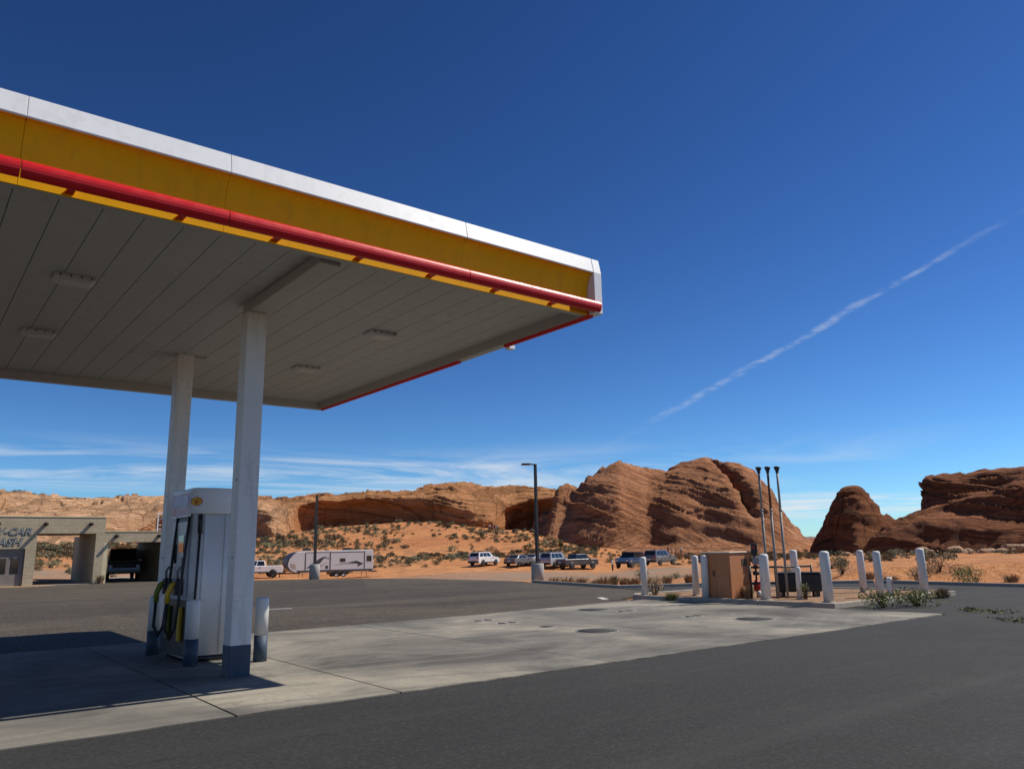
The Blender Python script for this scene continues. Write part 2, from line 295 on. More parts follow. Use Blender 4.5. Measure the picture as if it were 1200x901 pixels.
# ------------------------------------------------------------------ mesh helpers
class MB:
    def __init__(s): s.v = []; s.f = []; s.m = []; s.sm = []
    def add(s, vs, fs, mi=0, smooth=False):
        b = len(s.v); s.v += [tuple(v) for v in vs]
        for f in fs: s.f.append(tuple(b+i for i in f)); s.m.append(mi); s.sm.append(smooth)
        return s
    def box(s, x0, x1, y0, y1, z0, z1, mi=0):
        return s.add([(x0, y0, z0), (x1, y0, z0), (x1, y1, z0), (x0, y1, z0), (x0, y0, z1), (x1, y0, z1), (x1, y1, z1), (x0, y1, z1)],
                     [(3, 2, 1, 0), (4, 5, 6, 7), (0, 1, 5, 4), (1, 2, 6, 5), (2, 3, 7, 6), (3, 0, 4, 7)], mi)
    def lathe(s, prof, n=20, c=(0, 0, 0), axis='z', mi=0, smooth=True, cap=True):
        vs = []; fs = []; k = len(prof)
        for i in range(n):
            a = 2*math.pi*i/n; ca, sa = math.cos(a), math.sin(a)
            for (r, h) in prof:
                q = (r*ca, r*sa, h) if axis == 'z' else ((h, r*ca, r*sa) if axis == 'x' else (r*sa, h, r*ca))
                vs.append((q[0]+c[0], q[1]+c[1], q[2]+c[2]))
        for i in range(n):
            j = (i+1) % n
            for q in range(k-1): fs.append((i*k+q, j*k+q, j*k+q+1, i*k+q+1))
        s.add(vs, fs, mi, smooth)
        if cap:
            b = len(s.v)-n*k
            s.f.append(tuple(b+i*k for i in reversed(range(n)))); s.m.append(mi); s.sm.append(False)
            s.f.append(tuple(b+i*k+k-1 for i in range(n))); s.m.append(mi); s.sm.append(False)
        return s
    def cyl(s, c, r, h, n=16, axis='z', mi=0): return s.lathe([(r, 0), (r, h)], n, c, axis, mi)
    def prism(s, poly, a, b, axis='y', mi=0):
        """poly in the plane normal to axis, extruded from a to b"""
        def P(p, h): return (p[0], h, p[1]) if axis == 'y' else ((h, p[0], p[1]) if axis == 'x' else (p[0], p[1], h))
        n = len(poly); vs = [P(p, a) for p in poly]+[P(p, b) for p in poly]
        fs = [tuple(range(n)), tuple(reversed(range(n, 2*n)))]+[(i+n, (i+1) % n+n, (i+1) % n, i) for i in range(n)]
        return s.add(vs, fs, mi)
    def tube(s, pts, r, n=8, mi=0, smooth=True):
        pts = [Vector(p) for p in pts]; rs = r if isinstance(r, (list, tuple)) else [r]*len(pts); vs = []; fs = []
        up = None
        for i, p in enumerate(pts):
            d = (pts[min(i+1, len(pts)-1)]-pts[max(i-1, 0)]).normalized()
            if up is None: up = d.orthogonal().normalized()
            up = (up-d*up.dot(d)).normalized(); q = d.cross(up)
            for k in range(n):
                a = 2*math.pi*k/n; vs.append(p+(up*math.cos(a)+q*math.sin(a))*rs[i])
        for i in range(len(pts)-1):
            for k in range(n): fs.append((i*n+k, i*n+(k+1) % n, (i+1)*n+(k+1) % n, (i+1)*n+k))
        s.add(vs, fs, mi, smooth); b = len(s.v)-len(vs)
        s.f.append(tuple(b+k for k in reversed(range(n)))); s.m.append(mi); s.sm.append(False)
        s.f.append(tuple(b+len(vs)-n+k for k in range(n))); s.m.append(mi); s.sm.append(False)
        return s
    def mesh(s, name, mats):
        me = bpy.data.meshes.new(name); me.from_pydata(s.v, [], s.f)
        for x in (mats if isinstance(mats, (list, tuple)) else [mats]): me.materials.append(M[x])
        me.polygons.foreach_set('material_index', s.m); me.polygons.foreach_set('use_smooth', s.sm)
        bm = bmesh.new(); bm.from_mesh(me); bmesh.ops.recalc_face_normals(bm, faces=bm.faces); bm.to_mesh(me); bm.free()
        me.update(); return me
    def build(s, name, mats, parent=None, bevel=0.0, seg=2, loc=None, rotz=None):
        return link(name, s.mesh(name, mats), parent, bevel, seg, loc, rotz)
def link(name, me, parent=None, bevel=0.0, seg=2, loc=None, rotz=None):
    o = bpy.data.objects.new(name, me); COL.objects.link(o); o.parent = parent
    if loc is not None: o.location = loc
    if rotz is not None: o.rotation_euler = (0, 0, rotz)
    if bevel:
        b = o.modifiers.new('bevel', 'BEVEL'); b.width = bevel; b.segments = seg; b.limit_method = 'ANGLE'; b.angle_limit = rad(35)
    return o
def tag(o, label=None, cat=None, group=None, kind=None):
    if label: o['label'] = label
    if cat: o['category'] = cat
    if group: o['group'] = group
    if kind: o['kind'] = kind
    return o
def thing(name, label, cat, loc=(0, 0, 0), rotz=0.0, group=None):
    o = bpy.data.objects.new(name, None); COL.objects.link(o); o.location = loc; o.rotation_euler = (0, 0, rotz); o.empty_display_size = .2
    return tag(o, label, cat, group)
def copy_tree(o, parent=None):
    c = o.copy(); COL.objects.link(c); c.parent = parent
    for ch in list(o.children): copy_tree(ch, c)
    return c
# ------------------------------------------------------------------ numpy noise
def _h(ix, iy, iz, seed):
    n = (ix.astype(np.int64)*374761393+iy.astype(np.int64)*668265263+iz.astype(np.int64)*1274126177+seed*974634777) & 0xffffffff
    n = ((n ^ (n >> 13))*1274126177) & 0xffffffff; n = ((n ^ (n >> 16))*2246822519) & 0xffffffff
    return ((n ^ (n >> 15)) & 0xffffff)/float(0xffffff)*2-1
def vn(x, y, z, seed=0):
    x, y, z = np.broadcast_arrays(np.asarray(x, float), np.asarray(y, float), np.asarray(z, float))
    ix, iy, iz = np.floor(x), np.floor(y), np.floor(z); fx, fy, fz = x-ix, y-iy, z-iz
    fx, fy, fz = [q*q*q*(q*(q*6-15)+10) for q in (fx, fy, fz)]; r = 0
    for a in (0, 1):
        for b in (0, 1):
            for c in (0, 1):
                wgt = (fx if a else 1-fx)*(fy if b else 1-fy)*(fz if c else 1-fz); r = r+wgt*_h(ix+a, iy+b, iz+c, seed)
    return r
def fbm(x, y, z, octv=4, seed=0, gain=.5):
    r = 0; a = 1.0; f = 1.0
    for i in range(octv): r = r+a*vn(x*f, y*f, z*f, seed+i*17); a *= gain; f *= 2.03
    return r
def sstep(a, b, x):
    q = np.clip((x-a)/(b-a), 0, 1); return q*q*(3-2*q)
def ledges(b, x, y, seed, thick):
    # stacked beds of uneven strength: each bed bulges towards its top edge, then steps back
    q = b/thick; i = np.floor(q); fr = q-i
    amp = .5+.5*vn(i*3.71+.5, x*.05, y*.05, seed)
    return amp*(fr**1.7)-.25*(1-fr)**6
# ------------------------------------------------------------------ terrain height
_PX = [-260, 0, 300, 400, 500, 600, 700, 760, 830, 940, 1000, 1200, 1500]
_GA = np.array([azi(p) for p in _PX])
_GD = np.array([0, 30, 50, 70, 100, 130, 185, 260, 600, 1500.])
_GZ = np.array([[0, 0, 0, .3, 1.0, 2.0, 3.8, 5.0, 3, 0],
 [0, 0, 0, .3, 1.0, 2.0, 3.8, 5.0, 3, 0], [0, 0, -.1, -.8, -1.55, .4, 5.0, 6, 3, 0], [0, 0, -.2, -.9, -1.65, .7, 7.3, 8, 3, 0],
 [0, 0, -.2, -.7, -1.3, 1.0, 8.0, 8.5, 3, 0], [0, 0, -.2, -.7, -1.15, .6, 6.0, 7.5, 3, 0], [0, 0, -.2, -.7, -1.2, -.3, 2.2, 3, 2, 0],
 [0, 0, -.2, -.5, -.8, -.4, .8, 1.5, 1, 0], [0, 0, -.15, -.4, -.8, -.6, .2, 1, 0, 0], [0, 0, -.1, -.3, -.5, -.5, 0, .2, 0, -1],
 [0, 0, -.1, -.2, -.2, -.3, -.2, 0, 0, -1], [0, 0, .15, .1, 0, -.1, 0, 0, 0, 0], [0, 0, .15, .1, 0, -.1, 0, 0, 0, 0]])
def gz(x, y):
    x = np.asarray(x, float); y = np.asarray(y, float); d = np.hypot(x, y); a = np.arctan2(x, y)
    ai = np.clip(np.interp(a, _GA, np.arange(len(_GA))), 0, len(_GA)-1.001); di = np.clip(np.interp(d, _GD, np.arange(len(_GD))), 0, len(_GD)-1.001)
    i, j = np.floor(ai).astype(int), np.floor(di).astype(int); fa, fd = ai-i, di-j
    fa = fa*fa*(3-2*fa)
    z = (_GZ[i, j]*(1-fa)+_GZ[i+1, j]*fa)*(1-fd)+(_GZ[i, j+1]*(1-fa)+_GZ[i+1, j+1]*fa)*fd
    am = sstep(50, 110, d)*.9+sstep(30, 36, d)*.1
    far = 1+2.5*sstep(300, 2500, d)
    z = z+am*far*(.34*fbm(x*.055, y*.055, 3.1, 3, 5)+.16*fbm(x*.25, y*.25, 1.1, 3, 9))
    # low cut bank on the right behind the lot
    bank = sstep(rad(59), rad(62), a)*sstep(40, 41.5, d+1.2*vn(x*.15, y*.15, 0, 4))*(1-sstep(60, 95, d)); z = z+.55*bank
    return z
def gzf(x, y): return float(gz(np.array([x]), np.array([y]))[0])
def on(px, d):
    """world point on the ground straight out along the direction of px at distance d"""
    a = azi(px); x, y = math.sin(a)*d, math.cos(a)*d; return Vector((x, y, gzf(x, y)))
def grid_mesh(name, X, Y, Z, mat, smooth=True):
    n, k = X.shape; me = bpy.data.meshes.new(name)
    v = np.stack([X, Y, Z], -1).reshape(-1, 3); i = np.arange(n*k).reshape(n, k)
    f = np.stack([i[:-1, :-1], i[1:, :-1], i[1:, 1:], i[:-1, 1:]], -1).reshape(-1, 4)
    me.vertices.add(len(v)); me.vertices.foreach_set('co', v.ravel())
    me.loops.add(f.size); me.loops.foreach_set('vertex_index', f.ravel().astype(np.int32))
    me.polygons.add(len(f)); me.polygons.foreach_set('loop_start', np.arange(0, f.size, 4, dtype=np.int32))
    me.polygons.foreach_set('use_smooth', np.full(len(f), smooth)); me.materials.append(M[mat]); me.update(calc_edges=True); me.validate(); return me
def axis_coords():
    a = np.arange(-45, 262, 1.25); g = [a[-1]]; st = 1.6
    while g[-1] < 14000: g.append(g[-1]+st); st *= 1.22
    b = [a[0]]; st = 3.0
    while b[-1] > -9000: b.append(b[-1]-st); st *= 1.5
    return np.concatenate([np.array(b[1:])[::-1], a, np.array(g[1:])])
ac = axis_coords(); GX, GY = np.meshgrid(ac, ac, indexing='ij')
GZ = gz(GX, GY)-.07
tag(link('desert_ground', grid_mesh('desert_ground', GX, GY, GZ, 'sand')), 'orange desert sand stretching to the rocks', kind='structure')
# ------------------------------------------------------------------ lot: asphalt, pad, kerbs
def slab(name, poly, z0, z1, mat): 
    return tag(MB().prism(poly, z0, z1, 'z').build(name, mat), kind='structure')
old = [(-70, 16.2), (4, 16.2), (11.5, 16.45), (17.9, 17.1), (18.6, 18.3), (21.5, 18.9), (22.8, 22.6), (24.1, 28.6), (25.2, 32.5), (24.6, 40.0), (22.8, 43.6), (20.2, 46.5), (17.3, 48.5), (15.9, 62), (-70, 62)]
slab('asphalt_road', old, -.12, 0.0, 'asphalt_old')
new = [(-70, -40), (60, -40), (31.8, 2.0), (30.9, 10.8), (31.4, 16.6), (27.1, 20.4), (22.85, 22.55), (21.55, 18.85), (25.6, 18.2), (25.5, 11.0), (18.75, 11.0), (18.7, 8.3), (-70, 8.25)]
slab('asphalt_forecourt', new, -.12, .004, 'asphalt_new')
# concrete pad: slabs with open joints over a dark bed
pad = tag(MB().prism([(-30.0, 8.3), (18.65, 8.35), (18.45, 11.0), (18.45, 17.1), (11.5, 16.4), (4, 16.2), (-30, 16.2)], -.1, -.008, 'z').build('concrete_pad', 'joint'), kind='structure')
xs = [-30, -15, -8.5, -4.0, -.6, 2.92, 4.8, 8.25, 11.9, 15.3, 18.7]; rnd = random.Random(4); J = .012
for i in range(len(xs)-1):
    x0, x1 = xs[i]+J, xs[i+1]-J
    for (y0, y1) in ((8.28, 12.32), (12.32, 16.2)):
        back = y1 > 13
        def yb(x): return 16.2 if x < 4 else 16.2+(x-4)*.033 if x < 11.5 else 16.45+(x-11.5)*.1
        if back: poly = [(x0, y0+J), (x1, y0+J), (x1, yb(x1)), (x0, yb(x0))]
        else: poly = [(x0, y0), (x1, y0+.003*0), (x1, y1-J), (x0, y1-J)]
        if i == len(xs)-2: poly = [(x0, 8.28), (18.7, 8.4), (18.52, 11.0), (18.52, 12.308), (x0, 12.308)] if not back else [(x0, 12.332), (18.52, 12.332), (18.52, 17.1), (x0, yb(x0))]
        # a slightly ragged outer edge along the asphalt
        if not back:
            n = max(3, int((x1-x0)/.22)); p2 = []
            xe = poly[1][0]; ye = poly[1][1]
            for k in range(n+1):
                q = k/n; p2.append((poly[0][0]+(xe-poly[0][0])*q, poly[0][1]+(ye-poly[0][1])*q+(rnd.uniform(-.018, .018) if 0 < k < n else 0)))
            poly = p2+poly[2:]
        MB().prism(poly, -.09, .016+rnd.uniform(-.002, .002), 'z').build('slab', 'concrete', pad)
# kerbs
def kerb(name, pts, label, h=.13, wdt=.16, closed=False, group=None):
    pts = [Vector((*p, 0)) for p in pts]; root = thing(name, label, 'kerb', pts[0], group=group); n = len(pts)
    for i in range(n-1):
        a, b = pts[i], pts[i+1]; L = (b-a).length; d = (b-a).normalized(); q = Vector((-d.y, d.x, 0))*wdt; k = max(1, round(L/2.4))
        for j in range(k):
            s0 = a+d*(L*j/k+.008); s1 = a+d*(L*(j+1)/k-.008); hz = h+rnd.uniform(-.006, .006)
            g0 = min(0, gzf(s0.x, s0.y))-.12; v = []
            for z, w0 in ((g0, 0), (hz, .02)):
                v += [s0+q*(w0 and .1)+Vector((0, 0, z)), s1+q*(w0 and .1)+Vector((0, 0, z)), s1+q+Vector((0, 0, z)), s0+q+Vector((0, 0, z))]
            v = [p-pts[0] for p in v]
            MB().add(v, [(3, 2, 1, 0), (4, 5, 6, 7), (0, 1, 5, 4), (1, 2, 6, 5), (2, 3, 7, 6), (3, 0, 4, 7)]).build('kerb_stone', 'kerb_concrete', root, .012, 1)
    return root
kerb('island_kerb', [(25.5, 18.1), (25.55, 11.0), (18.75, 11.0), (18.45, 17.6), (19.2, 18.2), (25.5, 18.1)][::-1], 'raised concrete kerb around the equipment island with white bollards', .13)
isl = tag(MB().prism([(19.0, 17.9), (18.7, 17.4), (18.95, 11.2), (25.35, 11.2), (25.3, 17.9)], -.1, .10, 'z').build('island_dirt', 'dirt'), kind='structure')
kerb('lot_kerb', [(31.8, 2.0), (30.9, 10.8), (31.4, 16.6), (27.1, 20.4), (22.85, 22.55), (24.1, 28.6), (24.6, 30.1)][::-1], 'long concrete kerb dividing the lot from the desert, running past the lamp post', .12)
tag(MB().prism([(0, 0), (.78, -.22), (.80, -.12), (.02, .11)], -.03, .004, 'z').build('painted_line', 'road_white', loc=(8.7, 22.88, .004)), 'short worn white painted line on the asphalt behind the pump', 'road marking')
tag(MB().prism([(0, 0), (.5, .8), (.7, .75), (.25, 0)], -.03, .004, 'z').build('painted_line', 'road_white', loc=(17.75, 18.2, .004)), 'faded white paint patch on asphalt at the tip of the kerbed island', 'road marking')
# ------------------------------------------------------------------ rocks
def rowz(px, py, r): return at(px, py, r).z
CREST = []
def cliff():
    tab = np.array([ # px, base, brow, crest, D, overhang, run
     [-150, 650, 648, 581, 190, 0, 34], [-60, 648, 646, 580, 190, 0, 32], [0, 645, 643, 580, 190, 0, 32], [60, 645, 641, 580.5, 189, 0, 32], [110, 645, 640, 582, 190, 0, 30], [140, 643, 634, 583, 192, 0, 27],
     [165, 641, 622, 583, 196, 1, 20], [182, 640, 606, 582, 199, 2, 16], [200, 638, 600, 581, 201, 2, 14], [255, 635, 592, 580, 201, 2, 12],
     [285, 633, 596, 580, 197, 1, 14], [300, 634, 608, 580, 190, 0, 20], [318, 636, 622, 580, 184, 0, 26], [334, 636, 628, 580, 186, 0, 24], [341, 632, 606, 580, 196, 1, 16], [347, 628, 589, 579.5, 206, 3, 10],
     [372, 622, 585, 579, 210, 5, 8], [400, 619, 584, 578, 212, 6, 7], [430, 617, 584, 577, 212, 6, 7], [455, 616, 585, 575.5, 210, 5, 8], [478, 616, 588, 573.5, 206, 4, 11],
     [500, 616, 590, 571, 202, 3, 15], [522, 617, 594, 569.5, 199, 2, 18], [542, 618, 602, 567.5, 196, 1, 21], [552, 620, 612, 568, 194, 0, 24], [568, 621, 614, 570, 194, 0, 25], [580, 622, 613, 571, 196, 0, 24], [586, 622, 600, 571, 204, 2, 18],
     [592, 622, 592, 571.5, 214, 5, 12], [605, 622, 590, 572, 220, 6, 10], [625, 624, 586, 574.5, 222, 6, 8], [650, 628, 585, 576, 220, 5, 9], [690, 632, 588, 578, 214, 3, 10], [740, 638, 600, 590, 212, 1, 12]])
    u = np.linspace(-150, 740, 720); T = [np.interp(u, tab[:, 0], tab[:, i]) for i in range(1, 7)]
    k = np.ones(5)/5; T = [np.convolve(np.pad(q, 2, 'edge'), k, 'valid') for q in T]
    T[1] = T[1]+np.minimum(1, (T[0]-T[1])/12)*(3.0*vn(u*.045, 0.3, 0.7, 91)+1.6*vn(u*.16, 0.3, 0.7, 92)); T[4] = T[4]+np.minimum(1, (T[0]-T[1])/12)*2.0*vn(u*.06, 1.3, .2, 93)
    vs = np.concatenate([np.linspace(0, 1, 62), np.linspace(1, 2, 46)[1:], np.linspace(2, 3, 26)[1:]]); n, kk = len(u), len(vs)
    X = np.zeros((n, kk)); Y = X.copy(); Z = X.copy(); RX = X.copy()
    for i in range(n):
        b, br, cr, D, ov, run = [q[i] for q in T]; a = azi(u[i])
        zb = rowz(u[i], b, D)-2.0; zr = rowz(u[i], br, D-ov*.3); zc = rowz(u[i], cr, D+run)
        r = np.interp(vs, [0, .35, .75, 1, 1.25, 2, 2.4, 3], [D+.2*ov, D+ov, D+ov*.55, D-ov*.3, D+run*.12, D+run, D+run+18, D+run+70])
        z = np.interp(vs, [0, .35, .75, 1, 1.25, 2, 2.4, 3], [zb, zb+(zr-zb)*.35, zb+(zr-zb)*.8, zr, zr+(zc-zr)*.38, zc, zc+.2, -6.0])
        rs = np.convolve(np.pad(r, 3, 'edge'), np.ones(7)/7, 'valid'); zs = np.convolve(np.pad(z, 3, 'edge'), np.ones(7)/7, 'valid')
        X[i] = math.sin(a); Y[i] = math.cos(a); RX[i] = rs; Z[i] = zs
    wx, wy = X*RX, Y*RX
    # dipping bedding ledges and weathering
    bed = Z+.20*wx-.05*wy+1.5*fbm(wx*.04, wy*.04, Z*.04, 2, 3)
    env = np.clip(vs/.2, 0, 1)*np.clip((2.7-vs)/.5, 0, 1); LG = (.22+.80*sstep(330, 470, u))[:, None]*np.ones((1, kk))
    disp = (1.5*fbm(wx*.05, wy*.05, Z*.08, 4, 21)+.5*fbm(wx*.03, wy*.03, bed*.55, 4, 31)+LG*(1.1*ledges(bed, wx, wy, 41, 2.3)+.45*ledges(bed+.3*vn(wx*.3, wy*.3, 0, 2), wx, wy, 43, .95)+.35*fbm(wx*.35, wy*.35, Z*.35, 3, 51)))*env
    RX = RX-disp*.9; Z = Z+disp*.25*(vs > .9)+(.6*fbm(wx*.09, wy*.09, 2.2, 4, 61)+1.0*np.clip(np.round(1.6*fbm(wx*.22, wy*.22, 7.7, 3, 66))/1.6, 0, 1.3))*np.clip((vs-1.3)/.5, 0, 1)
    ci = int(np.argmin(np.abs(vs-2.05))); CREST.extend(zip((X*RX)[:, ci], (Y*RX)[:, ci], Z[:, ci], u))
    me = grid_mesh('sandstone_cliff', X*RX, Y*RX, Z, 'rock_cliff'); o = link('sandstone_cliff', me)
    return tag(o, 'long tan sandstone cliff with shaded alcoves behind the trailer and car wash', 'cliff')
cliff()
def heightrock(name, label, pxc, D, s0, s1, t0, t1, step, fn, mat, seed, dip=(.2, .1), lean=None, amp=1.0):
    a = azi(pxc); er = np.array([math.sin(a), math.cos(a)]); es = np.array([math.cos(a), -math.sin(a)])
    s = np.arange(s0, s1, step); tt = np.arange(t0, t1, step*1.1); Sg, Tg = np.meshgrid(s, tt, indexing='ij')
    Zg = fn(Sg, Tg, lambda px, t=0.0: (D+t)*np.tan(azi(px)-a), lambda px, py, t=0.0: rowz(px, py, (D+t)/math.cos(azi(px)-a)))
    X = er[0]*(D+Tg)+es[0]*Sg; Y = er[1]*(D+Tg)+es[1]*Sg
    bed = Zg+dip[0]*Sg+dip[1]*Tg+1.3*fbm(Sg*.05, Tg*.05, Zg*.05, 2, seed+3)
    dz = np.gradient(Zg, step, axis=0), np.gradient(Zg, step*1.1, axis=1); nl = np.sqrt(dz[0]**2+dz[1]**2+1)
    g = gz(X, Y); env = sstep(-.8, 1.5, Zg-g); LM = .25+1.15*sstep(-.35, .45, fbm(Sg*.07, Tg*.07, Zg*.07, 2, seed+41))
    disp = amp*(1.7*fbm(Sg*.06, Tg*.06, Zg*.1, 3, seed)+.6*fbm(Sg*.025, Tg*.025, bed*.5, 4, seed+11)+LM*(1.9*ledges(bed+.7*vn(Sg*.12, Tg*.12, 3.3, 6), Sg, Tg, seed+21, 3.4)+.75*ledges(bed+.4*vn(Sg*.3, Tg*.3, 0, 5), Sg, Tg, seed+23, 1.25))+.3*fbm(Sg*.4, Tg*.4, Zg*.4, 3, seed+31))*env
    S2 = Sg-dz[0]/nl*disp; T2 = Tg-dz[1]/nl*disp; Z2 = Zg+disp/nl
    if lean: S2 = S2+lean(Sg, Tg, Z2)
    X = er[0]*(D+T2)+es[0]*S2; Y = er[1]*(D+T2)+es[1]*S2
    return tag(link(name, grid_mesh(name, X, Y, Z2, mat)), label, 'rock formation')
def lobe(S_, T_, c, tc, a, b, h, base, p=2.0, q=.62):
    rr = np.abs((S_-c)/a)**p+np.abs((T_-tc)/b)**p; return base-4+(h-base+4)*np.clip(1-rr, -.6, 1).clip(0, 1)**q-4*np.clip(rr-1, 0, 3)
def smax(*zs, k=.9):
    m = np.maximum.reduce(zs); return m+np.log(sum(np.exp((z-m)*k) for z in zs))/k
CAPS = []
def dome_fn(S_, T_, s_, z_):
    cp = [(612, 640), (640, 606), (650, 598), (658, 590), (664, 570), (669, 567), (675, 573), (684, 574), (700, 560), (720, 549.5), (735, 544.5), (752, 547), (770, 549), (786, 552), (800, 546), (818, 541), (832, 538), (850, 541.5), (872, 546.5), (886, 553), (896, 566), (908, 590), (922, 616), (936, 640), (950, 652)]
    cs = np.array([s_(a) for a, b in cp]); cz = np.array([z_(a, b) for a, b in cp])
    env_ = np.interp(S_, cs, cz); env_ = np.where((S_ < cs[0]) | (S_ > cs[-1]), -3.0, env_)
    bulge = 5.0*np.exp(-((S_-s_(720))/9.0)**2)+3.0*np.exp(-((S_-s_(872))/7.0)**2)-3.0*np.exp(-((S_-s_(765))/3.5)**2)+2.0*vn(S_*.11, 1.5, 0.5, 8)
    tb = T_+bulge*sstep(4, -12, T_); rr_ = np.where(tb < 0, -tb/33.0, tb/22.0); f_ = np.clip(1-rr_**1.75, 0, 1)**.72
    z = -2.0+(env_+2.0)*f_-3*np.clip(rr_-1, 0, 2)
    B = lobe(S_, T_, s_(802, -14), -13, 14.5, 19, z_(802, 568, -13), 1.0, 2.1, .62)
    z = smax(z, B, k=1.4)
    # gully between the middle and right lobes, notch left of the middle lobe
    gl = np.exp(-(((S_-(s_(846)+(-T_-4)*.22))/1.5)**2))*sstep(0, -6, T_)*sstep(-34, -22, T_); z = z-4.2*gl*sstep(3, 8, z)
    # apron of low rock benches around the foot
    rr = ((S_-s_(800))/43)**2+((T_+4)/44)**2; ap = 4.6*np.clip(1-rr, 0, 1)**.75-1.2-6*np.clip(rr-1, 0, 2)
    ap = ap+.5*np.round(ap/.9)*.15
    return smax(z, ap, k=1.6)
heightrock('sandstone_dome', 'huge rounded red sandstone dome rising behind the parked cars', 790, 205, -44, 42, -46, 30, .30, dome_fn, 'rock_dome', 100, (.40, .1), amp=.46)
dome = bpy.data.objects['sandstone_dome']
for i, (px, py, sz) in enumerate(((731, 546, 2.2), (737, 547, 1.7), (755, 548.5, 1.3), (764, 549.5, 1.1), (668, 570, 1.6), (827, 541, 1.8), (833, 542, 2.0), (842, 543.5, 1.5), (862, 545.5, 1.4), (716, 554, 1.2))):
    o = link('cap_rock', None); CAPS.append((o, i)); o.parent = dome; o.location = at(px, py+2.5, 205/math.cos(azi(px)-azi(790))); o.scale = (sz*1.3, sz, sz*.6); o.rotation_euler = (0, .2, i*1.3)
def butte_fn(S_, T_, s_, z_):
    A = lobe(S_, T_, s_(1005), 0, 4.9, 7, z_(1003, 571), 1.0, 2.6, .5)
    B = lobe(S_, T_, s_(1005), 0, 10.4, 14, z_(1003, 578), 0, 1.35, 1.05)
    Cn = lobe(S_, T_, s_(1030), 2, 9.5, 11, z_(1030, 607), 0, 1.8, .8)
    D = lobe(S_, T_, s_(1040), 4, 14, 14, z_(1040, 625), 0, 2, .7)
    return smax(A, B, Cn, D, k=1.5)
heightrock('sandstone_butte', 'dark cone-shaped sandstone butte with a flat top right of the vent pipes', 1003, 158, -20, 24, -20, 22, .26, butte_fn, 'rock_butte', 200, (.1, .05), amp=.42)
def mesa_fn(S_, T_, s_, z_):
    A = lobe(S_, T_, s_(1105), 0, 11, 15, z_(1088, 596), 0, 2.2, .6)
    B = lobe(S_, T_, s_(1160), -2, 20, 15, z_(1150, 600, -2), 0, 3, .5)
    U = lobe(S_, T_, s_(1180), 9, 12.5, 13, z_(1180, 554, 9), 2, 3.2, .32)
    U2 = lobe(S_, T_, s_(1135), 8, 4.6, 9, z_(1132, 567, 8), 2, 3.0, .3)
    U3 = lobe(S_, T_, s_(1260), 6, 22, 18, z_(1230, 560, 6), 0, 3.0, .4)
    return smax(A, B, U, U2, U3, k=1.7)
def mesa_lean(S_, T_, Z_): return -2.6*sstep(9.0, 13.0, Z_)
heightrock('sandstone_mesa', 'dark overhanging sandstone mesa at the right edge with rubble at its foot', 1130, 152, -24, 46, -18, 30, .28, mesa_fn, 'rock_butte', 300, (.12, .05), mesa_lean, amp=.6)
def far_fn(S_, T_, s_, z_): return smax(lobe(S_, T_, 0, 0, 90, 200, 22, 0, 2, .7), lobe(S_, T_, -120, 0, 80, 200, 12, 0, 2, .7), k=.6)
heightrock('distant_hill', 'tiny bluish hill on the horizon in the gap between the rocks', 944, 2600, -260, 260, -230, 230, 9, far_fn, 'rock_far', 400, amp=1.2)
# boulders and talus
def rock_mesh(seed):
    r = random.Random(seed); bm = bmesh.new(); bmesh.ops.create_icosphere(bm, subdivisions=2, radius=1.0)
    off = [r.uniform(0, 50) for _ in range(3)]
    cuts = [(Vector((r.uniform(-1, 1), r.uniform(-1, 1), r.uniform(-1, 1))).normalized(), r.uniform(.55, .85)) for _ in range(7)]
    for v in bm.verts:
        for n, d in cuts:
            e = v.co.dot(n)-d
            if e > 0: v.co -= n*e
        v.co *= 1+.12*float(vn(v.co.x*2+off[0], v.co.y*2+off[1], v.co.z*2+off[2]))
        v.co.z = v.co.z*.75+.35
    me = bpy.data.meshes.new('boulder'); bm.to_mesh(me); bm.free(); return me
RM = [rock_mesh(i) for i in range(6)]
for me in RM: me.materials.append(M['boulder'])
for o, i in CAPS:
    nm = o.name; loc = o.matrix_basis.copy(); bpy.data.objects.remove(o); q = RM[i % 6].copy(); q.materials.clear(); q.materials.append(M['rock_butte']); o = link('cap_rock', q, dome); o.matrix_basis = loc
rnd = random.Random(77)
for i in range(46):
    px = rnd.uniform(1085, 1215) if i < 40 else rnd.uniform(960, 1085); d = rnd.uniform(122, 137); p = on(px, d); s = rnd.choice((.35, .5, .6, .8, 1.2))
    o = link('boulder', RM[i % 6]); o.location = p-Vector((0, 0, .05)); o.scale = (s*rnd.uniform(.8, 1.4), s, s*rnd.uniform(.6, .9)); o.rotation_euler = (0, 0, rnd.uniform(0, 6))
    zn = 'large' if s > 1 else 'medium' if s > .55 else 'small'; wh = 'below the dark overhanging mesa' if i < 40 else 'at the foot of the cone-shaped butte'
    tag(o, f'{zn} tan boulder in the rubble strewn {wh}', 'boulder', f'{zn} boulders {wh}')
# ------------------------------------------------------------------ canopy
XR, XL, YF, YB = 8.0, -9.5, 8.12, 17.75; ZS, ZB, ZT = 5.16, 5.0, 5.86
can = thing('station_canopy', 'white flat station canopy with curved yellow fascia and red edge bar on white columns', 'canopy', (3.8, 12.9, 0))
CO = Vector((3.8, 12.9, 0))
class CB(MB):      # canopy builder: world coordinates, stored relative to the canopy's base
    def build(s, name, mats, parent=None, bevel=0.0, seg=2, loc=None, rotz=None):
        s.v = [tuple(Vector(v)-CO) for v in s.v]; return MB.build(s, name, mats, parent, bevel, seg, loc, rotz)
CB().box(XL, XR-.12, YF+.12, YB-.12, 5.30, 5.78).build('roof_deck', 'white_metal', can)
